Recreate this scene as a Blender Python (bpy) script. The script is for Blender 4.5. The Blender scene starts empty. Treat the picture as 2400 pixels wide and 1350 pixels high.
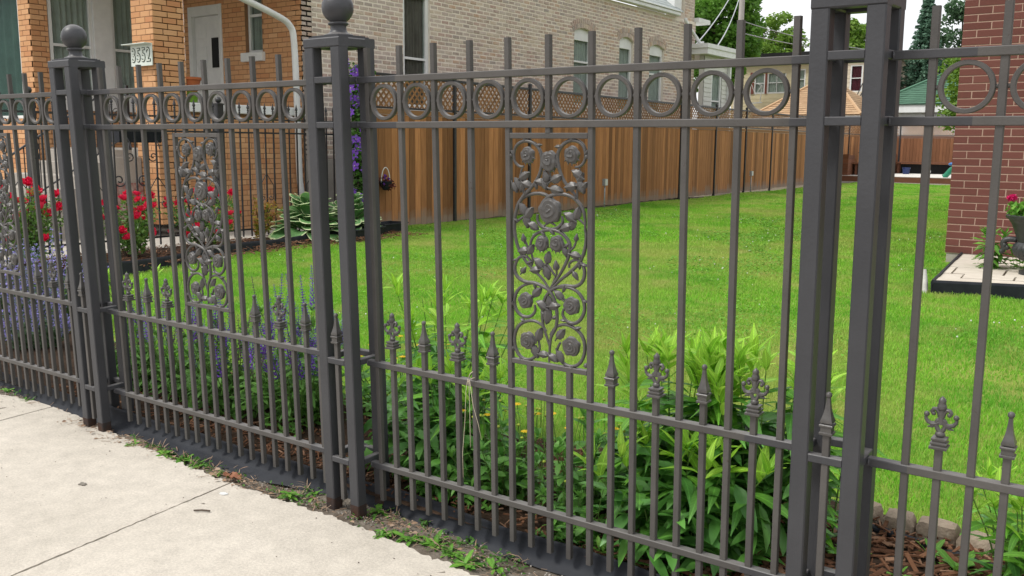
import bpy, math, random
import numpy as np
from mathutils import Vector, Matrix
R = random.Random(7)
NP = np.random.default_rng(11)
sc = bpy.context.scene
COL = sc.collection
rad = math.radians

# ---------------------------------------------------------------- camera
YAW, PITCH, ROLL = rad(35.592), rad(8.8255), rad(0.5075)
CAM = Vector((2.388, -2.4785, 1.3932))
_fw = Vector((-math.sin(YAW)*math.cos(PITCH), math.cos(YAW)*math.cos(PITCH), -math.sin(PITCH)))
_r = Vector((math.cos(YAW), math.sin(YAW), 0)); _u = _r.cross(_fw)
_r2 = _r*math.cos(ROLL) + _u*math.sin(ROLL); _u2 = -_r*math.sin(ROLL) + _u*math.cos(ROLL)
cd = bpy.data.cameras.new('camera'); cam = bpy.data.objects.new('camera', cd); COL.objects.link(cam)
cam.matrix_world = Matrix.Translation(CAM) @ Matrix((_r2, _u2, -_fw)).transposed().to_4x4()
cd.sensor_fit = 'HORIZONTAL'; cd.sensor_width = 36.0; cd.lens = 32.41
cd.clip_start = 0.05; cd.clip_end = 600
sc.camera = cam

# ---------------------------------------------------------------- sky, sun, exposure (bright overcast day)
SUN_EL, SUN_AZ = rad(54), rad(222)          # azimuth measured clockwise from +Y
w = bpy.data.worlds.new('World'); sc.world = w; w.use_nodes = True
nt = w.node_tree; nt.nodes.clear()
sky = nt.nodes.new('ShaderNodeTexSky'); sky.sky_type = 'NISHITA'; sky.sun_disc = False
sky.sun_elevation = SUN_EL; sky.sun_rotation = SUN_AZ
sky.air_density = 1.0; sky.dust_density = 6.0; sky.ozone_density = 1.0
tc = nt.nodes.new('ShaderNodeTexCoord')
cn = nt.nodes.new('ShaderNodeTexNoise'); cn.inputs['Scale'].default_value = 2.2; cn.inputs['Detail'].default_value = 5
cr = nt.nodes.new('ShaderNodeValToRGB')
cr.color_ramp.elements[0].position = 0.35; cr.color_ramp.elements[0].color = (11.0, 11.2, 11.5, 1)
cr.color_ramp.elements[1].position = 0.65; cr.color_ramp.elements[1].color = (12.4, 12.4, 12.4, 1)
mx = nt.nodes.new('ShaderNodeMix'); mx.data_type = 'RGBA'; mx.inputs['Factor'].default_value = 0.86
bg = nt.nodes.new('ShaderNodeBackground'); bg.inputs['Strength'].default_value = 0.062
wo = nt.nodes.new('ShaderNodeOutputWorld')
nt.links.new(tc.outputs['Generated'], cn.inputs['Vector']); nt.links.new(cn.outputs['Fac'], cr.inputs['Fac'])
nt.links.new(sky.outputs['Color'], mx.inputs[6]); nt.links.new(cr.outputs['Color'], mx.inputs[7])
nt.links.new(mx.outputs[2], bg.inputs['Color']); nt.links.new(bg.outputs['Background'], wo.inputs['Surface'])
sl = bpy.data.lights.new('sun', 'SUN'); sl.energy = 1.5; sl.angle = rad(14); sl.color = (1.0, 0.965, 0.91)
so = bpy.data.objects.new('sun', sl); COL.objects.link(so)
sd = Vector((math.sin(SUN_AZ)*math.cos(SUN_EL), math.cos(SUN_AZ)*math.cos(SUN_EL), math.sin(SUN_EL)))
so.rotation_euler = (-sd).to_track_quat('-Z', 'Y').to_euler(); so.location = (0, -6, 12)
vs = sc.view_settings; vs.view_transform = 'Standard'; vs.look = 'None'; vs.exposure = 0.86; vs.gamma = 1.0
vs.use_curve_mapping = False
sc.render.engine = 'CYCLES'
sc.cycles.use_denoising = True
sc.cycles.max_bounces = 6; sc.cycles.diffuse_bounces = 3; sc.cycles.glossy_bounces = 3
sc.cycles.transmission_bounces = 4; sc.cycles.transparent_max_bounces = 8

# ---------------------------------------------------------------- mesh building
class MB:
    def __init__(s): s.v = []; s.f = []
    def quad(s, *ps):
        n = len(s.v); s.v += [tuple(p) for p in ps]; s.f.append(tuple(range(n, n+len(ps)))); return s
    def box(s, x0, x1, y0, y1, z0, z1):
        n = len(s.v)
        s.v += [(x0,y0,z0),(x1,y0,z0),(x1,y1,z0),(x0,y1,z0),(x0,y0,z1),(x1,y0,z1),(x1,y1,z1),(x0,y1,z1)]
        s.f += [tuple(n+i for i in q) for q in ((0,3,2,1),(4,5,6,7),(0,1,5,4),(1,2,6,5),(2,3,7,6),(3,0,4,7))]; return s
    def bar(s, x0, x1, y0, y1, z0, z1, ch=0.002, ax=2):
        """box with its four long edges (along axis ax) chamfered"""
        lo = [x0,y0,z0]; hi = [x1,y1,z1]; a, b = [i for i in range(3) if i != ax]
        A0,A1,B0,B1 = lo[a],hi[a],lo[b],hi[b]
        prof = [(A0+ch,B0),(A1-ch,B0),(A1,B0+ch),(A1,B1-ch),(A1-ch,B1),(A0+ch,B1),(A0,B1-ch),(A0,B0+ch)]
        n = len(s.v)
        for t in (lo[ax], hi[ax]):
            for p, q in prof:
                c = [0,0,0]; c[ax]=t; c[a]=p; c[b]=q; s.v.append(tuple(c))
        flip = ax == 1
        for i in range(8):
            j = (i+1) % 8; q = (n+i, n+j, n+8+j, n+8+i); s.f.append(q[::-1] if flip else q)
        c0 = tuple(n+i for i in range(8)); c1 = tuple(n+8+i for i in range(8))
        s.f += [c0 if flip else c0[::-1], c1[::-1] if flip else c1]; return s
    def tube(s, pts, r, n=6, cap=True, flat=None):
        pts = [Vector(p) for p in pts]; m = len(pts)
        rr = r if hasattr(r, '__len__') else [r]*m
        b0 = len(s.v); N = None
        for i, p in enumerate(pts):
            t = (pts[min(i+1,m-1)] - pts[max(i-1,0)])
            if t.length < 1e-9: t = Vector((0,0,1))
            t.normalize()
            if N is None: N = t.orthogonal().normalized()
            else:
                N = N - t*N.dot(t)
                N = t.orthogonal().normalized() if N.length < 1e-6 else N.normalized()
            B = t.cross(N)
            for k in range(n):
                a = 2*math.pi*k/n
                s.v.append(tuple(p + (N*math.cos(a) + B*math.sin(a))*rr[i]))
        for i in range(m-1):
            for k in range(n):
                k2 = (k+1) % n; a = b0+i*n
                s.f.append((a+k, a+k2, a+n+k2, a+n+k))
        if cap:
            s.f.append(tuple(b0+k for k in range(n))[::-1]); s.f.append(tuple(b0+(m-1)*n+k for k in range(n)))
        return s
    def lathe(s, prof, n=24, c=(0,0,0), sq=False):
        """prof: (radius, z) from bottom to top; sq -> square section of that half width"""
        b0 = len(s.v); 
        if sq: n = 4
        for r, z in prof:
            for k in range(n):
                a = 2*math.pi*k/n + (math.pi/4 if sq else 0); q = r*(math.sqrt(2) if sq else 1)
                s.v.append((c[0]+q*math.cos(a), c[1]+q*math.sin(a), c[2]+z))
        for i in range(len(prof)-1):
            for k in range(n):
                k2 = (k+1) % n; a = b0+i*n
                s.f.append((a+k, a+k2, a+n+k2, a+n+k))
        s.f.append(tuple(b0+k for k in range(n))[::-1]); s.f.append(tuple(b0+(len(prof)-1)*n+k for k in range(n)))
        return s
    def sphere(s, c, r, n=12, m=8, sc=(1,1,1)):
        b0 = len(s.v)
        for i in range(m+1):
            th = math.pi*i/m
            for k in range(n):
                a = 2*math.pi*k/n
                s.v.append((c[0]+sc[0]*r*math.sin(th)*math.cos(a), c[1]+sc[1]*r*math.sin(th)*math.sin(a), c[2]-sc[2]*r*math.cos(th)))
        for i in range(m):
            for k in range(n):
                k2 = (k+1) % n; a = b0+i*n
                s.f.append((a+k, a+k2, a+n+k2, a+n+k))
        return s
    def poly(s, pts, z0, z1):
        """vertical prism over a ccw polygon"""
        n = len(s.v); m = len(pts)
        s.v += [(p[0],p[1],z0) for p in pts] + [(p[0],p[1],z1) for p in pts]
        for i in range(m):
            j = (i+1) % m; s.f.append((n+i, n+j, n+m+j, n+m+i))
        s.f.append(tuple(n+i for i in range(m))[::-1]); s.f.append(tuple(n+m+i for i in range(m))); return s
    def grid(s, fn, nu, nv):
        n = len(s.v)
        for i in range(nu+1):
            for j in range(nv+1): s.v.append(tuple(fn(i/nu, j/nv)))
        for i in range(nu):
            for j in range(nv):
                a = n+i*(nv+1)+j; s.f.append((a, a+nv+1, a+nv+2, a+1))
        return s
    def add(s, o, M=None):
        n = len(s.v)
        s.v += [tuple(M @ Vector(p)) for p in o.v] if M is not None else o.v
        s.f += [tuple(n+i for i in f) for f in o.f]; return s

def mesh_of(mb, mat=None, smooth=False, origin=(0,0,0), name='m'):
    me = bpy.data.meshes.new(name)
    o = origin
    v = [(p[0]-o[0], p[1]-o[1], p[2]-o[2]) for p in mb.v]
    me.from_pydata(v, [], mb.f); 
    if smooth is True: me.polygons.foreach_set('use_smooth', [True]*len(me.polygons))
    elif smooth:
        me.polygons.foreach_set('use_smooth', [True]*len(me.polygons)); me.update()
        me.set_sharp_from_angle(angle=rad(smooth))
    if mat: me.materials.append(mat)
    me.update(); return me

W = {}      # world pivot of every object made here
def thing(name, label, cat, loc=(0,0,0), group=None, rot=None):
    o = bpy.data.objects.new(name, None); COL.objects.link(o); o.empty_display_size = 0.1
    o.location = loc; o['label'] = label; o['category'] = cat
    if group: o['group'] = group
    if rot: o.rotation_euler = rot
    W[o.name] = Vector(loc); return o
def tag(o, label, cat, group=None):
    o['label'] = label; o['category'] = cat
    if group: o['group'] = group
    return o
def O(name, mb, mat, parent=None, at=None, smooth=False, kind=None, label=None):
    """one mesh object from vertices in world (or thing-frame) coordinates"""
    if parent is not None: pv = W[parent.name]; at = pv if at is None else Vector(at)
    else:
        pv = Vector((0,0,0))
        if at is None:
            a = np.array(mb.v); at = Vector(((a[:,0].min()+a[:,0].max())/2, (a[:,1].min()+a[:,1].max())/2, a[:,2].min()))
        else: at = Vector(at)
    o = bpy.data.objects.new(name, mesh_of(mb, mat, smooth, at, name)); COL.objects.link(o)
    o.parent = parent; o.location = at - pv; W[o.name] = Vector(at)
    if kind: o['kind'] = kind
    if label: o['label'] = label
    return o
def I(name, me, parent, loc, rot=None, scale=None, quat=None):
    """object that shares mesh data; loc in world (or thing-frame) coordinates"""
    o = bpy.data.objects.new(name, me); COL.objects.link(o); o.parent = parent
    pv = W[parent.name] if parent else Vector((0,0,0))
    o.location = Vector(loc) - pv; W[o.name] = Vector(loc)
    if quat is not None: o.rotation_mode = 'QUATERNION'; o.rotation_quaternion = quat
    elif rot is not None: o.rotation_euler = rot
    if scale is not None: o.scale = scale if hasattr(scale,'__len__') else (scale,)*3
    return o
def struct(name, mb, mat, **k): return O(name, mb, mat, kind='structure', **k)

# ---------------------------------------------------------------- materials
def L(c): return tuple(c) + (1,) if len(c) == 3 else tuple(c)
def mat(name, col, col2=None, rough=0.6, scale=12, detail=6, bump=0.0, bscale=None, spec=0.4, ramp=None, rnd=None,
        metal=0.0, coord='Object', trans=0.0, stretch=None, clear=0.0, noise_amt=1.0, spots=None, off=True):
    """ramp: colours picked per piece (random per mesh island + per object); col/col2: mixed by noise"""
    m = bpy.data.materials.new(name); m.use_nodes = True; n = m.node_tree; N = n.nodes; Lk = n.links.new
    b = N['Principled BSDF']; out = N['Material Output']
    tc = N.new('ShaderNodeTexCoord'); mp = N.new('ShaderNodeMapping')
    Lk(tc.outputs[coord], mp.inputs['Vector'])
    if stretch: mp.inputs['Scale'].default_value = stretch
    ge = N.new('ShaderNodeNewGeometry'); oi = N.new('ShaderNodeObjectInfo')
    ad = N.new('ShaderNodeMath'); ad.operation = 'ADD'; fr = N.new('ShaderNodeMath'); fr.operation = 'FRACT'
    Lk(ge.outputs['Random Per Island'], ad.inputs[0]); Lk(oi.outputs['Random'], ad.inputs[1]); Lk(ad.outputs[0], fr.inputs[0])
    # offset the pattern for every object so copies differ
    cb = N.new('ShaderNodeVectorMath'); cb.operation = 'ADD'; sv = N.new('ShaderNodeVectorMath'); sv.operation = 'SCALE'
    sv.inputs[0].default_value = (17.3, 9.1, 5.7) if off else (0, 0, 0); Lk(fr.outputs[0], sv.inputs['Scale'])
    Lk(mp.outputs[0], cb.inputs[0]); Lk(sv.outputs[0], cb.inputs[1])
    nz = N.new('ShaderNodeTexNoise'); nz.inputs['Scale'].default_value = scale; nz.inputs['Detail'].default_value = detail
    nz.inputs['Roughness'].default_value = 0.62
    Lk(cb.outputs[0], nz.inputs['Vector'])
    def mix(fac, a, bb, mode='MIX'):
        x = N.new('ShaderNodeMix'); x.data_type = 'RGBA'; x.blend_type = mode
        if isinstance(fac, float): x.inputs[0].default_value = fac
        else: Lk(fac, x.inputs[0])
        for s, c in ((6, a), (7, bb)):
            if isinstance(c, tuple): x.inputs[s].default_value = L(c)
            else: Lk(c, x.inputs[s])
        return x.outputs[2]
    if ramp:
        rp = N.new('ShaderNodeValToRGB'); e = rp.color_ramp.elements; k = len(ramp)
        rp.color_ramp.interpolation = 'LINEAR'
        e[0].position = 0; e[0].color = L(ramp[0]); e[1].position = 1; e[1].color = L(ramp[-1])
        for i in range(1, k-1):
            q = e.new(i/(k-1)); q.color = L(ramp[i])
        Lk(fr.outputs[0], rp.inputs[0]); base = rp.outputs[0]
        if col2 is None: col2 = col
    else: base = L(col); base = tuple(col)
    st = N.new('ShaderNodeMapRange'); st.inputs[1].default_value = 0.34; st.inputs[2].default_value = 0.68
    st.inputs[4].default_value = noise_amt
    Lk(nz.outputs['Fac'], st.inputs[0])
    c2 = tuple(col2) if col2 else tuple(x*0.72 for x in col)
    c = mix(st.outputs[0], base, c2)
    if spots:       # (colour, scale, threshold, amount)
        sn = N.new('ShaderNodeTexNoise'); sn.inputs['Scale'].default_value = spots[1]; sn.inputs['Detail'].default_value = 8
        sn.inputs['Roughness'].default_value = 0.7
        Lk(cb.outputs[0], sn.inputs['Vector'])
        sr = N.new('ShaderNodeMapRange'); sr.inputs[1].default_value = spots[2]; sr.inputs[2].default_value = spots[2]+0.06
        sr.inputs[4].default_value = spots[3]; Lk(sn.outputs['Fac'], sr.inputs[0])
        c = mix(sr.outputs[0], c, tuple(spots[0]))
    if rnd:
        hv = N.new('ShaderNodeHueSaturation'); mr = N.new('ShaderNodeMapRange')
        mr.inputs[3].default_value = 1-rnd; mr.inputs[4].default_value = 1+rnd
        Lk(fr.outputs[0], mr.inputs[0]); Lk(mr.outputs[0], hv.inputs['Value']); Lk(c, hv.inputs['Color']); c = hv.outputs[0]
    Lk(c, b.inputs['Base Color'])
    b.inputs['Roughness'].default_value = rough; b.inputs['Specular IOR Level'].default_value = spec
    b.inputs['Metallic'].default_value = metal
    if clear: b.inputs['Coat Weight'].default_value = clear; b.inputs['Coat Roughness'].default_value = 0.25
    if bump:
        bn = N.new('ShaderNodeTexNoise'); bn.inputs['Scale'].default_value = bscale or scale*3; bn.inputs['Detail'].default_value = 8
        Lk(cb.outputs[0], bn.inputs['Vector'])
        bu = N.new('ShaderNodeBump'); bu.inputs['Strength'].default_value = bump; bu.inputs['Distance'].default_value = 0.01
        Lk(bn.outputs['Fac'], bu.inputs['Height']); Lk(bu.outputs[0], b.inputs['Normal'])
    if trans:
        tr = N.new('ShaderNodeBsdfTranslucent'); Lk(c, tr.inputs['Color'])
        ms = N.new('ShaderNodeMixShader'); ms.inputs[0].default_value = trans
        Lk(b.outputs[0], ms.inputs[1]); Lk(tr.outputs[0], ms.inputs[2]); Lk(ms.outputs[0], out.inputs['Surface'])
    return m

M = {}
M['picket'] = mat('picket_paint', (.090,.0845,.080), (.068,.064,.061), rough=.5, scale=7, detail=10, bump=.10, bscale=220, spec=.32, rnd=.10,
                  spots=((.050,.032,.023), 60, .635, .8))
M['rail_end'] = mat('fresh_rail_paint', (.056,.056,.061), (.047,.047,.052), rough=.42, scale=12, bump=.08, bscale=200, spec=.35)
M['post'] = mat('post_paint', (.056,.057,.063), (.044,.045,.050), rough=.42, scale=4, detail=10, bump=.10, bscale=90, spec=.34,
                spots=((.12,.12,.125), 70, .70, .6))
M['cast'] = mat('cast_iron_paint', (.086,.082,.079), (.058,.055,.053), rough=.36, scale=40, bump=.08, bscale=300, spec=.45)
M['rust'] = mat('rusty_foot', (.038,.034,.034), (.060,.030,.019), rough=.85, scale=22, bump=.3, bscale=120, spec=.2)

def painted_skylight(m, col, amt):
    """sky light put into the colour: paler on the faces that look up"""
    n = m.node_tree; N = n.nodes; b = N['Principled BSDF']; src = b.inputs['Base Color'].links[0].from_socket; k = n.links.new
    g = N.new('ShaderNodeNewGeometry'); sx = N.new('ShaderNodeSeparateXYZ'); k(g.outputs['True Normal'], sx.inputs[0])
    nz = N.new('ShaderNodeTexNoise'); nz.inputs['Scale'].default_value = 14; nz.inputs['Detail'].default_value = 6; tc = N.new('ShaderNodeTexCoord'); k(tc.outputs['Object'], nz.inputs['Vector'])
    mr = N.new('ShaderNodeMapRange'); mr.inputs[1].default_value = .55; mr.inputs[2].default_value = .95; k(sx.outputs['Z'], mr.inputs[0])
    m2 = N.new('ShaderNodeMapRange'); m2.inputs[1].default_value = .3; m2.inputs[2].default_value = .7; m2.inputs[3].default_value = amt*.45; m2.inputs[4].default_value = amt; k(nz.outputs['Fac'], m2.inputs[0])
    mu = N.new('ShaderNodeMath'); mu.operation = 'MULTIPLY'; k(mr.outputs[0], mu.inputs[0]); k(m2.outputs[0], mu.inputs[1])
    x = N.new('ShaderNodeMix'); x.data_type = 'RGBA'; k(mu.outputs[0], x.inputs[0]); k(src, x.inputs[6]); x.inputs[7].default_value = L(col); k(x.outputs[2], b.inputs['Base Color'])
for q_ in ('picket', 'rail_end', 'post', 'cast'): painted_skylight(M[q_], (.20,.19,.185), .75 if q_ != 'cast' else .4)  # upward faces painted paler, as if lit by the sky

# ---------------------------------------------------------------- the leaning street fence
S = 0.155                      # picket spacing
LEAN = rad(1.8914)
def fence_origin(x0): return (x0*S, 0, 0)
RAILS = [(10.516, 'top'), (9.486, 'second'), (3.750, 'third'), (1.134, 'bottom')]
TIP, FOOT = 11.161*S, 0.15*S
RH, RD = .0225, .027           # rail height, depth
PW = .0185
POSTS = [-12.28, -0.885, 10.975]
PH = .58*S

def spear_mb():
    m = MB()
    m.lathe([(.0160,0),(.0172,.003),(.0172,.006),(.0140,.0075),(.0140,.021),(.0172,.023),(.0176,.027),(.0160,.029),(.0100,.0295),(.0100,.032),
             (.0150,.0325),(.0158,.036),(.0125,.046),(.0094,.058),(.0070,.071),(.0055,.085),(.0044,.100)], sq=True)
    m.sphere((0,0,.1070), .0086, 12, 8); return m
def fleur_mb():
    m = MB()
    m.lathe([(.0205,0),(.0215,.003),(.0215,.006),(.0165,.008),(.0165,.011),(.0195,.013),(.0195,.016),(.0150,.018),(.0150,.021),(.0178,.023),(.0178,.027),(.0130,.029)], sq=True)
    m.sphere((0,0,.036), .0125, 14, 8, (1,.85,.72))
    loop = [(.0105*math.sin(t)*(1-.25*math.cos(t)), 0, .0585-.0165*math.cos(t)) for t in np.linspace(0, 2*math.pi, 19)]
    m.tube(loop, .0058, 7, cap=False)
    m.tube([(0,0,.062),(0,0,.078),(0,0,.100)], [.007,.0075,.008], 8)
    for s in (-1, 1):
        low = [(s*.003,0,.068),(s*.011,0,.0625),(s*.021,0,.0605),(s*.030,0,.064),(s*.0355,0,.0715),(s*.0365,0,.079)]
        m.tube(low, [.006,.0062,.006,.0055,.0048,.0042], 7)
        m.sphere((s*.0345,0,.0845), .0072, 10, 6)
        m.tube([(s*.012,0,.0610),(s*.020,0,.0535),(s*.031,0,.0515)], [.0055,.0045,.0015], 6)
        up = [(s*.003,0,.082),(s*.006,0,.094),(s*.012,0,.101),(s*.019,0,.100),(s*.0228,0,.0935),(s*.0195,0,.0885)]
        m.tube(up, [.006,.006,.0058,.0055,.005,.005], 7); m.sphere((s*.0185,0,.0885), .0058, 8, 6)
    m.lathe([(.006,.098),(.0105,.102),(.0118,.107),(.0108,.113),(.0086,.118),(.0092,.120),(.0098,.124),(.0078,.129),(.0035,.1335),(.0008,.136)], n=12)
    return m
ME_SPEAR = mesh_of(spear_mb(), M['cast'], 40, name='spear_finial')
ME_FLEUR = mesh_of(fleur_mb(), M['cast'], 50, name='fleur_finial')
def ring_mb():
    m = MB(); n = 40; ro, ri, d = .0628, .0505, .0085; b = 0; ch = .0018
    prof = [(ro-ch,-d),(ro,-d+ch),(ro,d-ch),(ro-ch,d),(ri+ch,d),(ri,d-ch),(ri,-d+ch),(ri+ch,-d)]
    for k in range(n):
        a = 2*math.pi*k/n
        for r, y in prof: m.v.append((r*math.cos(a), y, r*math.sin(a)))
    for k in range(n):
        k2 = (k+1) % n
        for i in range(8):
            j = (i+1) % 8; m.f.append((k*8+i, k*8+j, k2*8+j, k2*8+i))
    for s in (-1, 1): m.sphere((s*.066, 0, 0), .0058, 8, 6)
    return m
ME_RING = mesh_of(ring_mb(), M['picket'], 30, name='ring')
def picket_me(z0, z1, mt=None):
    h = PW/2; return mesh_of(MB().bar(-h,h,-h,h,z0,z1,.0016), mt or M['picket'], name='picket')
YC = RD/2                      # pickets run through the middle of the rails
SPEAR_Z, FLEUR_Z = 4.185*S, 4.135*S
ME_TALL = picket_me(FOOT, TIP); ME_SHORT_S = picket_me(FOOT, SPEAR_Z+.004); ME_SHORT_F = picket_me(FOOT, FLEUR_Z+.004)
ME_SHORT_P = picket_me(FOOT, 4.335*S); ME_STUB_TOP = picket_me(9.236*S, TIP); ME_SIDE = picket_me(FOOT, 9.236*S)
STROKES = [[(-111,1325),(-127,1325),(-146,1338),(-151,1363),(-142,1389),(-117,1404),(-87,1405),(-59,1393),(-42,1370),(-38,1340),(-45,1306),(-64,1276),(-90,1250),(-118,1225),(-137,1195),(-150,1156),(-151,1112),(-141,1071),(-124,1040),(-99,1012),(-67,988),(-34,962),(-8,931)],
 [(90,1327),(107,1329),(123,1343),(129,1366),(121,1392),(97,1407),(65,1407),(38,1390),(24,1365),(26,1332),(40,1296),(62,1267),(86,1246),(98,1229)],
 [(-151,1124),(-149,1169),(-135,1207),(-108,1229),(-70,1240),(-33,1239),(0,1224),(23,1202)],
 [(129,1129),(129,1165),(119,1200),(95,1226),(62,1240),(22,1241),(-13,1231),(-37,1212),(-47,1193)],
 [(129,1141),(132,1105),(125,1065),(106,1029),(72,997),(32,967),(-8,931)],
 [(-58,1174),(-58,1152),(-41,1135),(-7,1128),(22,1135),(41,1153),(38,1173)],
 [(-30,1138),(-7,1151),(15,1142)],
 [(-85,1048),(-87,1075),(-73,1103),(-41,1120),(-7,1127),(28,1123),(54,1107),(69,1086),(68,1058),(54,1023),(29,983),(1,949),(-8,931)],
 [(-85,1048),(-79,1025),(-82,1005)],
 [(-82,1005),(-91,1027),(-115,1035),(-141,1021),(-152,991),(-142,965),(-111,950),(-72,949),(-38,941),(-8,928),(14,891),(21,847),(15,808),(-3,777),(-9,737),(-12,691)],
 [(67,1010),(70,1026),(94,1038),(118,1026),(127,998),(117,969),(90,952),(52,951),(18,942),(-7,928),(-30,899),(-40,856),(-36,811),(-23,777),(-11,747)],
 [(-72,949),(-115,938),(-145,914),(-157,879),(-147,848),(-120,832),(-90,835),(-71,854),(-72,876)],
 [(21,942),(62,947),(98,938),(123,912),(128,879),(114,849),(86,832),(56,838),(43,859),(49,877)],
 [(-24,793),(-43,812),(-74,822),(-110,816),(-142,794),(-157,757),(-152,719),(-132,693),(-100,687),(-69,703),(-52,731),(-56,760)],
 [(-9,782),(12,809),(49,824),(91,815),(119,791),(128,753),(116,713),(87,690),(52,691),(28,711),(19,737),(32,762)],
 [(-118,1319),(-125,1289),(-115,1258),(-112,1230)],
 [(107,1325),(105,1289),(98,1256),(99,1231)],
 [(-9,1316),(-7,1286),(-23,1261),(0,1253)],
 [(-7,1286),(22,1296)],
 [(-71,709),(-36,712),(-11,721),(13,714),(36,713)],
 [(-149,1140),(-124,1158),(-97,1172)],
 [(127,1150),(104,1167),(76,1168)],
 [(-45,1002),(-19,1014),(14,979),(19,1007)],
 [(14,979),(-1,947)],
 [(69,1064),(87,1078),(97,1103)],
 [(67,1052),(94,1048)],
 [(-86,1048),(-102,1070),(-112,1089)],
 [(32,921),(54,904)],
 [(-96,888),(-69,907),(-57,923)]]
ROSES = [(-95,1361,24,0),(-9,1343,30,0),(78,1364,25,0),(-7,1188,40,1),(-39,1081,23,0),(20,1084,24,0),(-108,887,26,1),(78,888,28,1),(-100,753,28,2),(76,755,31,2)]
BUDS = [(-113,1095,13,100),(97,1109,12,80),(-113,989,14,50),(95,986,15,-55),(18,1014,16,95)]
LEAVES = [(-111,1295,16,30),(-138,1270,15,120),(-98,1268,15,-20),(-119,1258,12,-110),(100,1306,16,150),(114,1266,16,-60),(76,1267,16,-170),(111,1295,13,60),(-21,1296,14,110),(21,1290,16,25),(-44,1278,14,170),(-27,1268,12,-60),(19,1255,17,-10),(-114,1189,16,120),(-89,1177,17,50),(-99,1150,16,-80),(-71,1135,15,-30),(101,1185,16,70),(72,1173,16,150),(81,1149,14,-100),(54,1137,16,-160),(-83,1059,14,60),(-114,1052,15,-170),(54,1060,12,-70),(94,1052,14,-10),(-51,1017,16,140),(-17,1036,15,80),(-22,987,17,-70),(-68,992,14,-170),(-60,920,16,40),(29,919,15,140),(-39,880,16,150),(-10,893,14,100),(9,881,16,10),(-20,845,20,-95),(-51,780,17,70),(37,792,16,50),(-71,719,17,-60),(-34,714,14,0),(34,715,16,-60),(7,707,14,-30),(-146,1257,13,-60),(127,1272,11,40)]
def sm(pts, k=3):
    """Catmull-Rom smoothing of a polyline"""
    P = [Vector(p) for p in pts]; out = []
    for i in range(len(P)-1):
        p0 = P[max(i-1,0)]; p1 = P[i]; p2 = P[i+1]; p3 = P[min(i+2,len(P)-1)]
        for j in range(k):
            t = j/k
            out.append(0.5*((2*p1) + (p2-p0)*t + (2*p0-5*p1+4*p2-p3)*t*t + (3*p1-p0-3*p2+p3)*t**3))
    out.append(P[-1]); return out
def PX(x): return (x+11)*.00096
def scroll_mb():
    m = MB()
    for i, s in enumerate(STROKES):
        pts = sm([Vector((PX(x), .0015*((i % 3)-1), z*.001)) for x, z in s], 3); n = len(pts)
        thin = len(s) < 6
        rr = [(.0040 if thin else .0061)*(0.62+0.38*min(1, 3.2*min(k, n-1-k)/n+.1)) for k in range(n)]
        m.tube(pts, rr, 7)
    for x, z in ((-.0905,1.412),(.085,1.412),(-.146,1.36),(.139,1.36),(-.146,.72),(.139,.70),(-.10,.682),(.08,.682)):
        m.sphere((x,0,z), .0085, 8, 6)
    return m
def rose_mb(kind, seed):
    """cast relief of a rose: a domed disc with a spiral of overlapping petals, unit radius, facing -y"""
    rr = random.Random(seed); m = MB(); nr, na = 22, 44; ph = rr.uniform(0, 6.28)
    cz = (.28, .12, 0)[kind]; turns = (2.4, 2.7, 3.2)[kind]
    def fn(i, j):
        a = 2*math.pi*j; r = i
        ro = 1 + .05*math.cos(5*a+ph) + .03*math.cos(8*a+ph*2)
        x, z = r*ro*math.cos(a), r*ro*math.sin(a)*(1.08 if kind == 0 else 1)
        dx, dz = x, z-cz*(1-r); d = math.hypot(dx, dz); an = math.atan2(dz, dx)
        sp = d*turns + .10*math.cos(3*an+ph) + an/(2*math.pi) + ph
        f = sp - math.floor(sp)
        ridge = f**1.6 if f < .88 else (.88**1.6)*(1-f)/.12
        dome = .62*math.sqrt(max(0, 1-.86*r*r))
        y = -(dome + .20*ridge*(1-.3*r)) if i < 1 else .15
        return (x, y, z)
    m.grid(fn, nr, na)
    if kind == 0:     # calyx below
        for k in range(5):
            a = rad(-150 + 30*k); d = Vector((math.cos(a), 0, math.sin(a)))
            m.tube([d*.75 + Vector((0,-.1,0)), d*1.0+Vector((0,-.25,-.05)), d*1.28 + Vector((0,-.12,-.1))], [.14,.11,.02], 6)
    return m
def panel_leaf_mb():
    m = MB()
    def fn(i, j):
        t = i*2-1; wv = .56*(1-t*t)**.75*(1-.22*t); s = (j*2-1)
        ser = 1 + .10*math.sin(i*38)*abs(s)
        return (t, -.10-.20*(1-abs(s)) + .10*math.sin(i*math.pi)*-1 + .12*s*s, wv*s*ser)
    m.grid(fn, 10, 6); m2 = MB()
    for p in m.v: m2.v.append((p[0], p[1]+.22, p[2]))
    m2.f = [f[::-1] for f in m.f]; m.add(m2); 
    m.tube([(-1.35,-.05,0),(-.9,-.15,0),(.6,-.26,0)], [.12,.11,.04], 5)
    return m
def bud_mb():
    m = MB()
    m.lathe([(.12,-1.5),(.2,-1.0),(.42,-.75),(.52,-.35),(.50,.0),(.40,.4),(.22,.8),(.05,1.05)], n=12)
    for k in range(4):
        a = k*math.pi/2+.4
        m.tube([(math.cos(a)*.4,math.sin(a)*.4,-.8),(math.cos(a)*.58,math.sin(a)*.58,-.3),(math.cos(a)*.5,math.sin(a)*.5,.25)], [.14,.13,.03], 5)
    return m
ME_SCROLL = mesh_of(scroll_mb(), M['cast'], 60, name='scroll')
ME_ROSE = {k: [mesh_of(rose_mb(k, 10*k+q), M['cast'], 32, name='rose') for q in range(3)] for k in range(3)}
ME_PLEAF = mesh_of(panel_leaf_mb(), M['cast'], 45, name='panel_leaf'); ME_BUD = mesh_of(bud_mb(), M['cast'], 60, name='bud')

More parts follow.
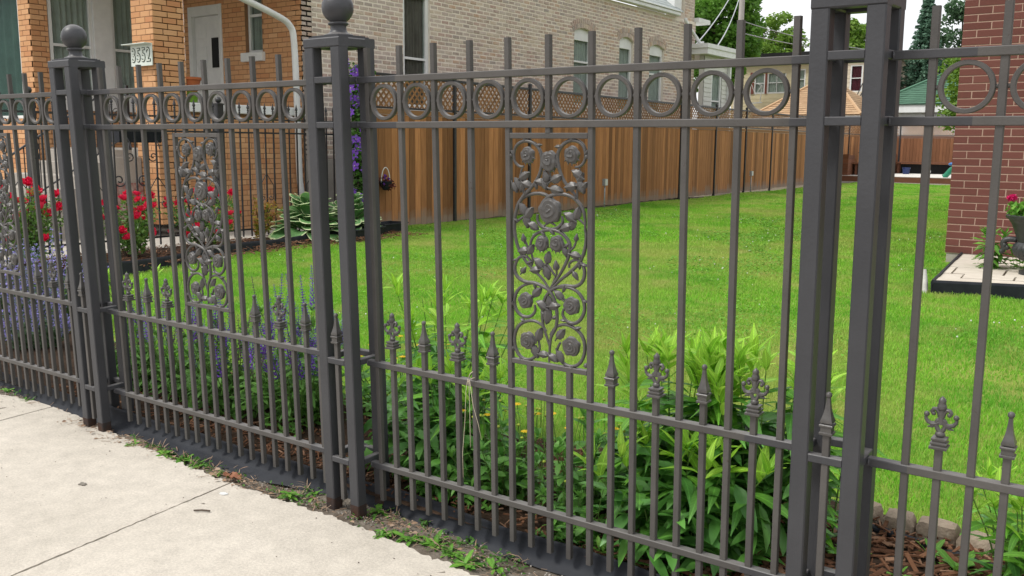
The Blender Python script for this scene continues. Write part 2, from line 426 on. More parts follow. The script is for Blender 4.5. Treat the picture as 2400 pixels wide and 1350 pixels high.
def rose_panel(sec, cx, own_sides):
    """cx: panel centre in fence units"""
    c = cx*S; m = MB(); h = PW/2; y0, y1 = YC-h, YC+h
    zt0, zt1, zb0, zb1 = 9.122*S, 9.240*S, 4.318*S, 4.425*S
    if own_sides:
        m.bar(c-S-h, c-S+h, y0, y1, zb0, zt1, .0016); m.bar(c+S-h, c+S+h, y0, y1, zb0, zt1, .0016)
    m.bar(c-S+h+.0003, c+S-h-.0003, y0+.0005, y1-.0005, zt0, zt1-.0005, .0016, ax=0)
    m.bar(c-S+h+.0003, c+S-h-.0003, y0+.0005, y1-.0005, zb0, zb1, .0016, ax=0)
    p = O('rose_panel', m, M['picket'], sec)
    org = (c, YC, 0)
    I('scroll', ME_SCROLL, p, org)
    for i, (x, z, r, k) in enumerate(ROSES):
        r = r*.00104; I('rose', ME_ROSE[k][i % 3], p, (c+PX(x), YC+.001, z*.001), rot=(0, R.uniform(-.25,.25), 0), scale=(r, .022, r))
    for x, z, r, a in LEAVES: I('leaf', ME_PLEAF, p, (c+PX(x), YC-.002+R.uniform(-.003,.003), z*.001), rot=(0, -rad(a), 0), scale=(r*.00146, .024, r*.00155))
    for q, s_ in enumerate(STROKES):        # small extra leaves along the stems
        if len(s_) < 7: continue
        for k in range(3, len(s_)-2, 4):
            (xa, za), (xb, zb) = s_[k], s_[k+1]; an = math.atan2(zb-za, xb-xa)+(1.0 if (k+q) % 2 else -1.0); l = .0095+.003*((k*7+q) % 3)/2
            I('leaf', ME_PLEAF, p, (c+PX(xa)+.9*l*math.cos(an), YC-.002, za*.001+.9*l*math.sin(an)), rot=(0, -an, 0), scale=(l, .018, l*.9))
    for x, z, r, a in BUDS: I('bud', ME_BUD, p, (c+PX(x), YC-.003, z*.001), rot=(0, rad(90-a), 0), scale=r*.00105)

def fence_section(x0, n, label, kind, xl, xr, finials, panel, stub_ids, side_bars):
    """pickets at x0+i; finials: list of (gap index, 's'|'f')"""
    sec = thing('fence_section', label, 'fence', fence_origin(x0), 'steel picket fence sections along the sidewalk', (LEAN, 0, 0))
    rail_me = []
    for q, (wz, nm) in enumerate(RAILS):
        z = wz*S; e0, e1 = (.19, .07) if q < 2 else (.10, .16)
        m = MB().bar(xl*S, xl*S+e0, 0, RD, z-RH, z, .0022, ax=0).bar(xl*S+e0, xr*S-e1, 0, RD, z-RH, z, .0022, ax=0).bar(xr*S-e1, xr*S, 0, RD, z-RH, z, .0022, ax=0)
        m.f = m.f[:8]+m.f[8:9]+m.f[10:18]+m.f[20:28]+m.f[29:30]      # drop the inner end faces
        ro = O('rail', m, M['picket'], sec); ro.data.materials.append(M['rail_end'])
        for p in ro.data.polygons: p.material_index = 1 if (p.index < 9 or p.index >= 17) else 0
        O('weld', MB().sphere((xl*S+.003, .004, z-RH*.5), .008, 8, 6, (.6,1,1.3)).sphere((xr*S-.003, .004, z-RH*.5), .008, 8, 6, (.6,1,1.3)), M['post'], ro, kind='stuff')
    for i in range(n):
        u = (x0+i)*S
        if i in stub_ids:
            I('picket', ME_STUB_TOP, sec, (u, YC, 0)); I('picket', ME_SHORT_P, sec, (u, YC, 0))
        else: I('picket', ME_TALL, sec, (u, YC, 0))
        if i < n-1: I('ring', ME_RING, sec, (u+S/2, YC, (9.486*S+10.516*S-RH)/2))
    fd = dict(finials)
    for i in range(n-1):
        u = (x0+i+.5)*S
        if i in fd:
            s = fd[i] == 's'
            k = I('short_picket', ME_SHORT_S if s else ME_SHORT_F, sec, (u, YC, 0))
            I('finial', ME_SPEAR if s else ME_FLEUR, k, (u, YC, SPEAR_Z if s else FLEUR_Z))
        elif i in side_bars: I('short_picket', ME_SHORT_P, sec, (u, YC, 0))
        else: I('short_picket', ME_SHORT_P, sec, (u, YC, 0))
    rose_panel(sec, panel, bool(side_bars))
    return sec
ph = .58
A_ = fence_section(-22.47, 10, 'grey picket fence section at the far left beside the blue catmint', 'A', POSTS[0]-11.4+ph, POSTS[0]-ph,
    [(0,'s'),(1,'f'),(2,'s'),(6,'s'),(7,'f'),(8,'s')], -17.97, (4,5), (3,5))
B_ = fence_section(-11.05, 10, 'grey picket fence section in front of the purple salvia, between two ball topped posts', 'B', POSTS[0]+ph, POSTS[1]-ph,
    [(0,'f'),(1,'s'),(2,'f'),(6,'s'),(7,'f'),(8,'s')], -6.55, (4,5), (3,5))
C_ = fence_section(0, 11, 'grey picket fence section with the large rose panel in the middle of the picture', 'C', POSTS[1]+ph, POSTS[2]-ph,
    [(0,'f'),(1,'s'),(2,'f'),(3,'s'),(6,'s'),(7,'f'),(8,'s'),(9,'f')], 5.0, (5,), ())
D_ = fence_section(12.15, 10, 'grey picket fence section at the right edge, in front of the red brick house', 'D', POSTS[2]+ph, POSTS[2]+11.4-ph,
    [(0,'f'),(1,'s'),(2,'f'),(6,'s'),(7,'f'),(8,'s')], 16.65, (4,5), (3,5))

def fence_post(cu, label):
    o = (cu*S, 0, 0)
    t = thing('fence_post', label, 'post', o, 'square open posts of the street fence', (LEAN, 0, 0))
    h, lw = PH, .046; x = cu*S; b = .0035; z0, z1 = -.35*S, 11.185*S
    y0 = YC-h
    for sx in (0, 1):
        for sy in (0, 1):
            X0 = x-h if sx == 0 else x+h-lw; Y0 = y0 if sy == 0 else y0+2*h-lw
            lg = O('leg', MB().bar(X0, X0+lw, Y0, Y0+lw, z0+.07, z1, b), M['post'], t)
            O('foot', MB().bar(X0-.0006, X0+lw+.0006, Y0-.0006, Y0+lw+.0006, z0-.02, z0+.07, b), M['rust'], lg)
    for wz in (10.53, 9.50, 3.80, 1.25):
        z = wz*S; e = .0012
        O('crossbar', MB().bar(x-h+lw, x+h-lw, y0+e, y0+.026, z-RH, z, .0022, ax=0), M['post'], t)
        O('crossbar', MB().bar(x-h+lw, x+h-lw, y0+2*h-.026, y0+2*h-e, z-RH, z, .0022, ax=0), M['post'], t)
        for X0 in (x-h+e, x+h-.026):
            O('crossbar', MB().bar(X0, X0+.026-e, y0+lw, y0+2*h-lw, z-RH, z, .0022, ax=1), M['post'], t)
    # cap: four sided band, stepped plates, turned neck and ball
    e = .0008; cz = z1; c = MB()
    H = h+e; T = .045; zt = 11.405*S
    cp = MB()
    cp.bar(x-H, x+H, y0-e, y0-e+.05, cz, zt, .004, ax=0); cp.bar(x-H, x+H, y0+2*h+e-.05, y0+2*h+e, cz, zt, .004, ax=0)
    cp.bar(x-H, x-H+.05, y0+.049, y0+2*h-.049, cz, zt-.0005, .004, ax=1); cp.bar(x+H-.05, x+H, y0+.049, y0+2*h-.049, cz, zt-.0005, .004, ax=1)
    cap = O('cap', cp, M['post'], t)
    O('cap_plate', MB().bar(x-h+.012, x+h-.012, y0+.012, y0+2*h-.012, cz+.012, zt+.006, .003).bar(x-h+.022, x+h-.022, y0+.022, y0+2*h-.022, zt+.006, zt+.010, .002), M['post'], cap)
    zb = zt+.010
    bl = MB().lathe([(.052,0),(.0535,.003),(.050,.006),(.040,.009),(.033,.013),(.0295,.020),(.0285,.030),(.029,.036),(.036,.040),(.0375,.0435),(.036,.047),(.0295,.0495),
                     (.030,.053)], n=32, c=(x, YC, zb))
    bl.sphere((x, YC, zb+.100), .0575, 32, 20)
    O('ball_finial', bl, M['post'], t, smooth=40)
    k = I('short_picket', ME_SHORT_S, t, (x, y0+.0135, 0)); I('finial', ME_SPEAR, k, (x, y0+.0135, SPEAR_Z))
    return t
fence_post(POSTS[0], 'left square fence post with a ball finial, nearest the catmint')
fence_post(POSTS[1], 'middle square fence post, its ball cut off by the top of the picture')
fence_post(POSTS[2], 'nearest square fence post at right, in front of the lawn')
# ---------------------------------------------------------------- sidewalk, soil strip
M['concrete'] = mat('sidewalk_concrete', (.56,.515,.45), (.48,.44,.38), rough=.95, scale=1.1, detail=12, bump=.25, bscale=300, spec=.08, off=False,
                    spots=((.30,.255,.20), 38, .69, .55))
def speckle(m, scale, amt, coord='Object'):
    """fine light and dark grain multiplied into the base colour"""
    n = m.node_tree; N = n.nodes; b = N['Principled BSDF']; src = b.inputs['Base Color'].links[0].from_socket
    tc = N.new('ShaderNodeTexCoord'); nz = N.new('ShaderNodeTexNoise'); nz.inputs['Scale'].default_value = scale; nz.inputs['Detail'].default_value = 3
    n2 = N.new('ShaderNodeTexNoise'); n2.inputs['Scale'].default_value = scale*.12; n2.inputs['Detail'].default_value = 6; n2.inputs['Roughness'].default_value = .7
    a = N.new('ShaderNodeMath'); a.operation = 'ADD'
    mr = N.new('ShaderNodeMapRange'); mr.inputs[1].default_value = .7; mr.inputs[2].default_value = 1.3; mr.inputs[3].default_value = 1-amt; mr.inputs[4].default_value = 1+amt
    hv = N.new('ShaderNodeHueSaturation'); k = n.links.new
    k(tc.outputs[coord], nz.inputs['Vector']); k(tc.outputs[coord], n2.inputs['Vector']); k(nz.outputs['Fac'], a.inputs[0]); k(n2.outputs['Fac'], a.inputs[1]); k(a.outputs[0], mr.inputs[0])
    k(mr.outputs[0], hv.inputs['Value']); k(src, hv.inputs['Color']); k(hv.outputs[0], b.inputs['Base Color'])
speckle(M['concrete'], 110, .17)
M['soil'] = mat('soil', (.20,.175,.145), (.11,.09,.07), rough=1, scale=14, detail=10, bump=.9, bscale=70, spec=.1)
M['joint'] = mat('joint_dirt', (.13,.11,.085), (.08,.065,.05), rough=1, scale=30, spec=.1)
GZ = -.030
def back_edge(x):     # where the slabs end towards the fence
    pts = [(-6,.03),(-2.95,-.04),(-2.5,.02),(-1.95,-.015),(-1.8,-.05),(-1.33,-.092),(-.77,-.137),(-.47,-.133),(-.09,-.13),(.375,-.166),(.62,-.187),(2,-.22),(6,-.2)]
    for (a, b), (c, d) in zip(pts, pts[1:]):
        if a <= x <= c: return b+(d-b)*(x-a)/(c-a)
    return -.2
walk = struct('sidewalk', MB().quad((-14,-3.4,GZ-.02),(14,-3.4,GZ-.02),(14,.02,GZ-.02),(-14,.02,GZ-.02)), M['joint'], at=(0,-1.5,GZ-.02))
JX = [-9.15,-7.47,-5.79,-4.11,-2.43,-.745,.95,2.63,4.3,5.98]
for i in range(len(JX)-1):
    a, b = JX[i]+.0055, JX[i+1]-.0055
    sk = lambda y: -.135*y*0.9 if False else -.13*(y+.14)
    top = []; n = 150
    for k in range(n+1):
        x = a+(b-a)*k/n; top.append((x, back_edge(x) + .006*math.sin(x*31)+.005*math.sin(x*83)+R.uniform(-.005,.005)))
    pts = [(a+sk(-1.75)+0, -1.75), (b+sk(-1.75), -1.75)]
    side_r = [(b+sk(y)+R.uniform(-.0035,.0035), y) for y in np.linspace(-1.7, -.3, 60)]
    side_l = [(a+sk(y)+R.uniform(-.0035,.0035), y) for y in np.linspace(-.3, -1.7, 60)]
    poly = pts[:1]+pts[1:]+side_r+[(x+sk(y), y) for x, y in top[::-1]]+side_l
    O('slab', MB().poly(poly, GZ-.06, GZ+R.uniform(-.002,.002)), M['concrete'], walk)
    poly2 = [(a+sk(-3.4), -3.4), (b+sk(-3.4), -3.4), (b+sk(-1.76), -1.76), (a+sk(-1.76), -1.76)]
    O('slab', MB().poly(poly2, GZ-.06, GZ+R.uniform(-.002,.002)), M['concrete'], walk)
def soil_fn(i, j):
    x = -6+12*i; y = -.35+.62*j
    return (x, y, GZ-.012+.010*math.sin(x*7+y*9)*math.sin(x*3.1) + R.uniform(-.005,.005))
struct('soil_strip', MB().grid(soil_fn, 260, 16), M['soil'], smooth=True)
# ---------------------------------------------------------------- ground, lawn, bed
M['earth'] = mat('bare_earth', (.20,.17,.12), (.13,.11,.08), rough=1, scale=3, spec=.1)
M['lawn'] = mat('lawn_soil', (.13,.24,.024), (.26,.27,.075), rough=1, scale=.9, detail=8, bump=.8, bscale=60, spec=.05, off=False)
M['grass'] = mat('grass_blades', (.1,.25,.02), (.40,.39,.12), rough=.7, scale=.42, detail=9, spec=.12, trans=.42, off=False, noise_amt=.15,
                 ramp=[(.125,.34,.026),(.175,.48,.036),(.245,.58,.046),(.32,.64,.065),(.19,.52,.038),(.48,.57,.19)])
def lawn_patches(m):
    n = m.node_tree; N = n.nodes; k = n.links.new; b = N['Principled BSDF']; src = b.inputs['Base Color'].links[0].from_socket
    tc = N.new('ShaderNodeTexCoord')
    def msk(scale, lo, hi, off):
        mp = N.new('ShaderNodeMapping'); mp.inputs['Location'].default_value = off; k(tc.outputs['Object'], mp.inputs['Vector'])
        z = N.new('ShaderNodeTexNoise'); z.inputs['Scale'].default_value = scale; z.inputs['Detail'].default_value = 8; z.inputs['Roughness'].default_value = .65; k(mp.outputs[0], z.inputs['Vector'])
        r = N.new('ShaderNodeMapRange'); r.inputs[1].default_value = lo; r.inputs[2].default_value = hi; k(z.outputs['Fac'], r.inputs[0]); return r.outputs[0]
    def mx(f, c, col, amt):
        mu = N.new('ShaderNodeMath'); mu.operation = 'MULTIPLY'; mu.inputs[1].default_value = amt; k(f, mu.inputs[0])
        x = N.new('ShaderNodeMix'); x.data_type = 'RGBA'; k(mu.outputs[0], x.inputs[0]); k(c, x.inputs[6]); x.inputs[7].default_value = L(col); return x.outputs[2]
    c = mx(msk(.75, .50, .60, (3,1,0)), src, (.10,.36,.035), .55)
    c = mx(msk(.30, .47, .60, (7.3,2.1,0)), c, (.52,.52,.17), .55)
    c = mx(msk(1.7, .53, .64, (1,5,0)), c, (.55,.50,.20), .5)
    k(c, b.inputs['Base Color'])
    for l in list(n.links):
        if l.to_node.type == 'BSDF_TRANSLUCENT' and l.to_socket.name == 'Color': n.links.remove(l)
    for t in N:
        if t.type == 'BSDF_TRANSLUCENT': k(c, t.inputs['Color'])
lawn_patches(M['grass'])
M['clover'] = mat('clover', (.11,.28,.03), (.17,.38,.045), rough=.7, scale=5, spec=.2, trans=.3, rnd=.3)
M['mulch'] = mat('mulch_bed', (.06,.038,.026), (.025,.017,.012), rough=1, scale=16, detail=9, bump=.9, bscale=50, spec=.1)
M['chips'] = mat('bark_chips', (.2,.1,.06), None, rough=.95, scale=30, spec=.1, ramp=[(.05,.026,.016),(.12,.055,.030),(.20,.10,.055),(.085,.04,.024),(.33,.20,.13),(.07,.035,.02),(.15,.07,.038)], noise_amt=.4)
M['edging'] = mat('black_plastic', (.014,.016,.021), (.026,.029,.036), rough=.6, scale=7, detail=8, bump=.06, bscale=30, spec=.18, spots=((.09,.085,.08), 30, .66, .4))
M['stone'] = mat('edging_stone', (.36,.29,.225), (.26,.205,.155), rough=.95, scale=14, detail=9, bump=.8, bscale=60, spec=.15, rnd=.12, spots=((.5,.45,.38), 40, .62, .5))
struct('ground', MB().quad((-300,-200,-.12),(300,-200,-.12),(300,420,-.12),(-300,420,-.12)), M['earth'], at=(0,0,-.12))

def mesh_np(name, V, F, mt, smooth=False):
    me = bpy.data.meshes.new(name); V = np.asarray(V, np.float32); F = np.asarray(F, np.int32); k = F.shape[1]
    me.vertices.add(len(V)); me.vertices.foreach_set('co', V.ravel())
    me.loops.add(F.size); me.loops.foreach_set('vertex_index', F.ravel())
    me.polygons.add(len(F)); me.polygons.foreach_set('loop_start', np.arange(0, F.size, k, dtype=np.int32))
    if smooth: me.polygons.foreach_set('use_smooth', np.ones(len(F), bool))
    me.materials.append(mt); me.update(calc_edges=True); return me
def O_np(name, V, F, mt, parent=None, at=(0,0,0), kind=None, smooth=False):
    V = np.asarray(V) - np.array(at)
    o = bpy.data.objects.new(name, mesh_np(name, V, F, mt, smooth)); COL.objects.link(o); o.parent = parent
    pv = W[parent.name] if parent else Vector((0,0,0)); o.location = Vector(at)-pv; W[o.name] = Vector(at)
    if kind: o['kind'] = kind
    return o
def lz(x, y): return .012*np.sin(x*1.7+y*.9)+.010*np.sin(x*.7-y*1.3)
def bed_edge(x): return .96+.10*np.sin(x*1.3+.4)+.04*np.sin(x*5)
NX, NY = 60, 150
gx_ = np.linspace(-8.3, 9, NX+1); gt = np.linspace(0, 1, NY+1)**1.6
V = []; 
for t in gt:
    for x in gx_:
        y0 = bed_edge(x)-.05; y = y0+(36.6-y0)*t; V.append((x, y, float(lz(x,y))))
Fq = [(j*(NX+1)+i, j*(NX+1)+i+1, (j+1)*(NX+1)+i+1, (j+1)*(NX+1)+i) for j in range(NY) for i in range(NX)]
lw_ = O_np('lawn', V, Fq, M['lawn'], kind='structure', smooth=True)

def in_view(x, y, m=0.35):
    d = np.stack([x-CAM.x, y-CAM.y], 1); f = np.array([-math.sin(YAW), math.cos(YAW)]); r = np.array([math.cos(YAW), math.sin(YAW)])
    a = d@f; b = d@r; return (a > .3) & (np.abs(b) < a*.62+m)
def garden_edge_x(y):      # right border of the flower bed along the neighbours' fence
    return np.interp(y, [0, 2, 3.1, 4.9, 6.5, 7.5, 8.2, 9], [-6.2,-6.45,-6.62,-7.15,-7.45,-7.35,-7.5,-8.2])
def blades(n, y0, y1, h, wd, hr, simple=False):
    x = NP.uniform(-8.3, 4.5, n); y = NP.uniform(y0, y1, n)
    k = in_view(x, y) & (y > bed_edge(x)+NP.normal(0, .03, n)) & (x > garden_edge_x(y)+.02) & ~((x > .1) & (y > 9.75)) & ~((x > .5) & (y > 7.15)&(y<9.9))
    x, y = x[k], y[k]; n = len(x)
    pt = np.sin(x*2.1+y*1.3)*np.sin(y*1.7-x*.8)+.5*np.sin(x*5+y*4)
    hh = h*NP.uniform(1-hr, 1+hr, n)*(1+.22*pt); a = NP.uniform(0, 2*np.pi, n); wv = wd*NP.uniform(.7, 1.3, n)
    z = lz(x, y)-.004
    dx, dy = np.cos(a)*wv/2, np.sin(a)*wv/2; l = NP.uniform(.15, .75, n)*hh; b = NP.uniform(0, 2*np.pi, n)
    P = np.stack
    v0 = P([x-dx, y-dy, z], 1); v1 = P([x+dx, y+dy, z], 1)
    mx_, my_ = x+.35*l*np.cos(b), y+.35*l*np.sin(b)
    v2 = P([mx_+dx*.8, my_+dy*.8, z+hh*.6], 1); v3 = P([mx_-dx*.8, my_-dy*.8, z+hh*.6], 1)
    v4 = P([x+l*np.cos(b), y+l*np.sin(b), z+hh*NP.uniform(.75,1.0,n)], 1)
    if simple: return P([v0, v1, v4], 1).reshape(-1, 3), np.arange(n*3).reshape(-1, 3)
    V = P([v0, v1, v2, v3, v4], 1).reshape(-1, 3); o = np.arange(n)[:, None]*5
    F = np.concatenate([o+np.array([[0,1,2]]), o+np.array([[0,2,3]]), o+np.array([[3,2,4]])], 1).reshape(-1, 3)
    return V, F
parts = [blades(400000, .85, 3.6, .032, .0036, .5), blades(380000, 3.6, 9, .032, .0055, .45), blades(330000, 9, 20, .036, .017, .35, True), blades(260000, 20, 36.4, .045, .042, .35, True)]
Vs, Fs, o = [], [], 0
for v, f in parts: Vs.append(v); Fs.append(f+o); o += len(v)
gr = O_np('grass', np.concatenate(Vs), np.concatenate(Fs), M['grass'], kind='stuff'); gr['label'] = 'short mown bright green lawn grass with a few dry patches'
# clover: flat round leaflets in patches, and white flower heads
n = 60000; x = NP.uniform(-8, 3.5, n); y = NP.uniform(.9, 15, n)
k = in_view(x, y) & (y > bed_edge(x)) & (x > garden_edge_x(y)+.05) & ((np.sin(x*1.9+.6*y)+np.sin(y*1.4-x*.9+2)+.7*np.sin(x*4.3+y*3.1)) > .55) & ~((x > .1) & (y > 9.7)) & ~((x > .5) & (y > 7.1))
x, y = x[k], y[k]; n = len(x); r = NP.uniform(.005, .009, n)*(1+y*.09); a = NP.uniform(0, 6.28, n); z = lz(x, y)+NP.uniform(.022, .042, n)
V = []; 
tx, ty = NP.uniform(-.5, .5, n), NP.uniform(-.5, .5, n)
for q in range(5):
    an = a+q*2*np.pi/5; V.append(np.stack([x+r*np.cos(an), y+r*np.sin(an), z+r*(tx*np.cos(an)+ty*np.sin(an))], 1))
V = np.stack(V, 1).reshape(-1, 3); o = np.arange(n)[:, None]*5
F = np.concatenate([o+np.array([[0,1,2]]), o+np.array([[0,2,3]]), o+np.array([[0,3,4]])], 1).reshape(-1, 3)
cl = O_np('clover', V, F, M['clover'], kind='stuff'); cl['label'] = 'low clover leaves growing in patches among the lawn grass'
M['white_flower'] = mat('white_petals', (.72,.74,.66), (.55,.58,.48), rough=.8, scale=60)
m = MB()
for i in range(420):
    y = R.uniform(1.2, 15); x = R.uniform(-8, 3)
    if not in_view(np.array([x]), np.array([y]))[0] or x < garden_edge_x(y)+.1 or (x > 0 and y > 7): continue
    if math.sin(x*1.9+.6*y)+math.sin(y*1.4-x*.9+2) < -.1: continue
    m.sphere((x, y, float(lz(x,y))+.045), R.uniform(.0035,.0065)*(1+.05*y), 5, 3)
cf = O('clover_flowers', m, M['white_flower'], kind='stuff', smooth=True); cf['label'] = 'tiny white clover heads dotted over the lawn'

# bed along the street fence
def bed_fn(i, j):
    x = -9+15.5*i; y0 = .045; y1 = float(bed_edge(x))+.03; y = y0+(y1-y0)*j
    return (x, y, .012+.028*math.sin(math.pi*j)+.012*math.sin(x*6+j*5)*math.sin(x*2.3) + R.uniform(-.006,.006))
struct('planting_bed', MB().grid(bed_fn, 300, 24), M['mulch'], smooth=True)
def chip_field(n, xs, ys, z, size=(.012,.05), seed=1):
    r = random.Random(seed); m = MB()
    for i in range(n):
        x, y = r.uniform(*xs), r.uniform(*ys)
        l, wd, t = r.uniform(*size), r.uniform(.004,.012)*(size[1]/.05), r.uniform(.002,.006)
        Mx = Matrix.Translation((x, y, z(x,y)+r.uniform(.002,.016))) @ Matrix.Rotation(r.uniform(0,6.28),4,'Z') @ Matrix.Rotation(r.gauss(0,.22),4,'Y') @ Matrix.Rotation(r.gauss(0,.3),4,'X')
        b = MB(); b.v = [(-l/2,-wd/2*r.uniform(.3,1),0),(l/2,-wd/2*r.uniform(.2,1),0),(l/2*r.uniform(.8,1),wd/2,0),(-l/2,wd/2*r.uniform(.4,1),0)]
        b.v += [(p[0]*.9,p[1]*.85,t) for p in b.v]
        b.f = [(4,5,6,7),(0,1,5,4),(1,2,6,5),(2,3,7,6),(3,0,4,7)]
        m.add(b, Mx)
    return m
mc = chip_field(5200, (-2.6, 2.6), (.06, .95), lambda x,y: .03)
mc.add(chip_field(700, (1.2, 2.5), (.08, .9), lambda x,y: .035, (.03,.11), 5))
o = O('bark_mulch', mc, M['chips'], kind='stuff'); o['label'] = 'brown shredded bark mulch between the plants'

# black plastic edging behind the pickets
EP = [(-7.5,.03),(-3.1,.044),(-2.42,.008),(-1.95,-.004),(-1.905,-.007),(-1.47,-.046),(-1.06,-.042),(-.77,-.036),(-.4,.028),(0,.058),(.51,.024),(.85,.010),(1.3,.004),(1.75,.02),(2.4,.03),(6,.03)]
exs = np.linspace(-7.5, 6, 271); eys = np.interp(exs, [p[0] for p in EP], [p[1] for p in EP])
eys = np.convolve(np.pad(eys, 4, 'edge'), np.ones(9)/9, 'valid')
def ed_prof(b):
    y2 = max(b+.02, .040)
    return [(b-.012, GZ-.012),(b, GZ),( (b+y2)/2, GZ+.010),(y2-.004, GZ+.032),(y2+.002, .035),(y2+.001,.044),(y2+.006,.050),(y2+.013,.047),(y2+.014,.040),(y2+.010,.030),(y2+.012,-.05)]
def ed_fn(i, j):
    k = int(round(i*270)); p = ed_prof(eys[k])[int(round(j*10))]
    wob = .004*math.sin(exs[k]*9)+.002*math.sin(exs[k]*31)
    return (exs[k], p[0], p[1]+wob)
tag(O('landscape_edging', MB().grid(ed_fn, 270, 10), M['edging'], smooth=55), 'long black plastic landscape edging strip behind the foot of the pickets', 'edging')
# edging stones at the right and a black hose like edging tube in front of them
for i, (x, y, a, lx, ly, lb) in enumerate([(1.535,.985,-.30,.155,.10,'leftmost pale edging stone, half behind the nearest fence post'),(1.685,.945,.12,.105,.11,'short pale edging stone, second from the nearest post'),
                                   (1.815,.945,.02,.14,.095,'long pale edging stone, third from the nearest post'),(1.955,.90,-.35,.12,.10,'pale edging stone sunk among leaves at the right')]):
    m = MB(); rr = random.Random(i)
    def fn(u, v): return (0,0,0)
    n = 6
    for k, (zz, e) in enumerate([(-.04,0),(.055,0),(.078,.010),(.084,.026)]):
        ring = []
        for q in range(16):
            an = 2*math.pi*(q+.5)/16; c, s_ = math.cos(an), math.sin(an); pw = .35
            X = math.copysign(abs(c)**pw, c)*(lx/2-e); Y = math.copysign(abs(s_)**pw, s_)*(ly/2-e)
            ring.append((X+rr.uniform(-.004,.004), Y+rr.uniform(-.004,.004), zz+rr.uniform(-.003,.003)))
        m.v += ring
    for k in range(3):
        for q in range(16): m.f.append((k*16+q, k*16+(q+1)%16, (k+1)*16+(q+1)%16, (k+1)*16+q))
    m.f.append(tuple(48+q for q in range(16)))
    m2 = MB().add(m, Matrix.Translation((x,y,0)) @ Matrix.Rotation(a,4,'Z'))
    tag(O('edging_stone', m2, M['stone'], smooth=35), lb, 'stone', 'concrete edging stones bordering the bed')
hp = sm([(1.30,.93,.02),(1.45,.90,.03),(1.62,.865,.03),(1.80,.83,.028),(1.98,.78,.03),(2.3,.72,.03)], 5)
tag(O('edging_tube', MB().tube(hp, .017, 10), M['edging'], smooth=True), 'black plastic tube lying in the mulch in front of the edging stones', 'edging')

# ---------------------------------------------------------------- wooden fence with lattice along the neighbours' side
M['wood'] = mat('stained_boards', (.40,.186,.077), (.26,.116,.047), rough=.75, scale=5, detail=8, bump=.25, bscale=18, stretch=(7,7,.45), spec=.2, rnd=.44,
                spots=((.13,.06,.025), 9, .70, .6))
def weathered_foot(m):
    """greyed, damp lower ends of the boards"""
    n = m.node_tree; N = n.nodes; k = n.links.new; b = N['Principled BSDF']; src = b.inputs['Base Color'].links[0].from_socket
    tc = N.new('ShaderNodeTexCoord'); oi = N.new('ShaderNodeObjectInfo'); sx = N.new('ShaderNodeSeparateXYZ'); k(tc.outputs['Object'], sx.inputs[0])
    nz = N.new('ShaderNodeTexNoise'); nz.inputs['Scale'].default_value = 9; nz.inputs['Detail'].default_value = 6; k(tc.outputs['Object'], nz.inputs['Vector'])
    a = N.new('ShaderNodeMath'); a.operation = 'MULTIPLY_ADD'; a.inputs[1].default_value = -.30; k(nz.outputs['Fac'], a.inputs[0]); k(sx.outputs['Z'], a.inputs[2])
    a2 = N.new('ShaderNodeMath'); a2.operation = 'MULTIPLY_ADD'; a2.inputs[1].default_value = -.12; k(oi.outputs['Random'], a2.inputs[0]); k(a.outputs[0], a2.inputs[2])
    mr = N.new('ShaderNodeMapRange'); mr.inputs[1].default_value = -.12; mr.inputs[2].default_value = .06; mr.inputs[3].default_value = .8; mr.inputs[4].default_value = 0; k(a2.outputs[0], mr.inputs[0])
    x = N.new('ShaderNodeMix'); x.data_type = 'RGBA'; k(mr.outputs[0], x.inputs[0]); k(src, x.inputs[6]); x.inputs[7].default_value = (.27,.22,.18,1); k(x.outputs[2], b.inputs['Base Color'])
weathered_foot(M['wood'])
M['wood_trim'] = mat('stained_trim', (.30,.15,.065), (.22,.11,.05), rough=.75, scale=6, bump=.2, stretch=(.6,8,8), spec=.25, rnd=.12)
M['lattice'] = mat('lattice_wood', (.30,.155,.07), (.21,.105,.046), rough=.75, scale=10, spec=.25, rnd=.25)
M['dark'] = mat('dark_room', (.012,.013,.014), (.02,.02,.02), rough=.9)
M['black_steel'] = mat('black_steel', (.018,.018,.021), (.03,.03,.034), rough=.42, scale=20, spec=.5)
def board_me(h0, h1, wd, seed):
    r = random.Random(seed); b = r.uniform(-.012,.004)
    return mesh_of(MB().bar(0, wd, -.009, .009, h0+b, h1, .003), M['wood'], name='board')
ME_BOARD = [board_me(.035, 1.86, .1465, s) for s in range(4)]
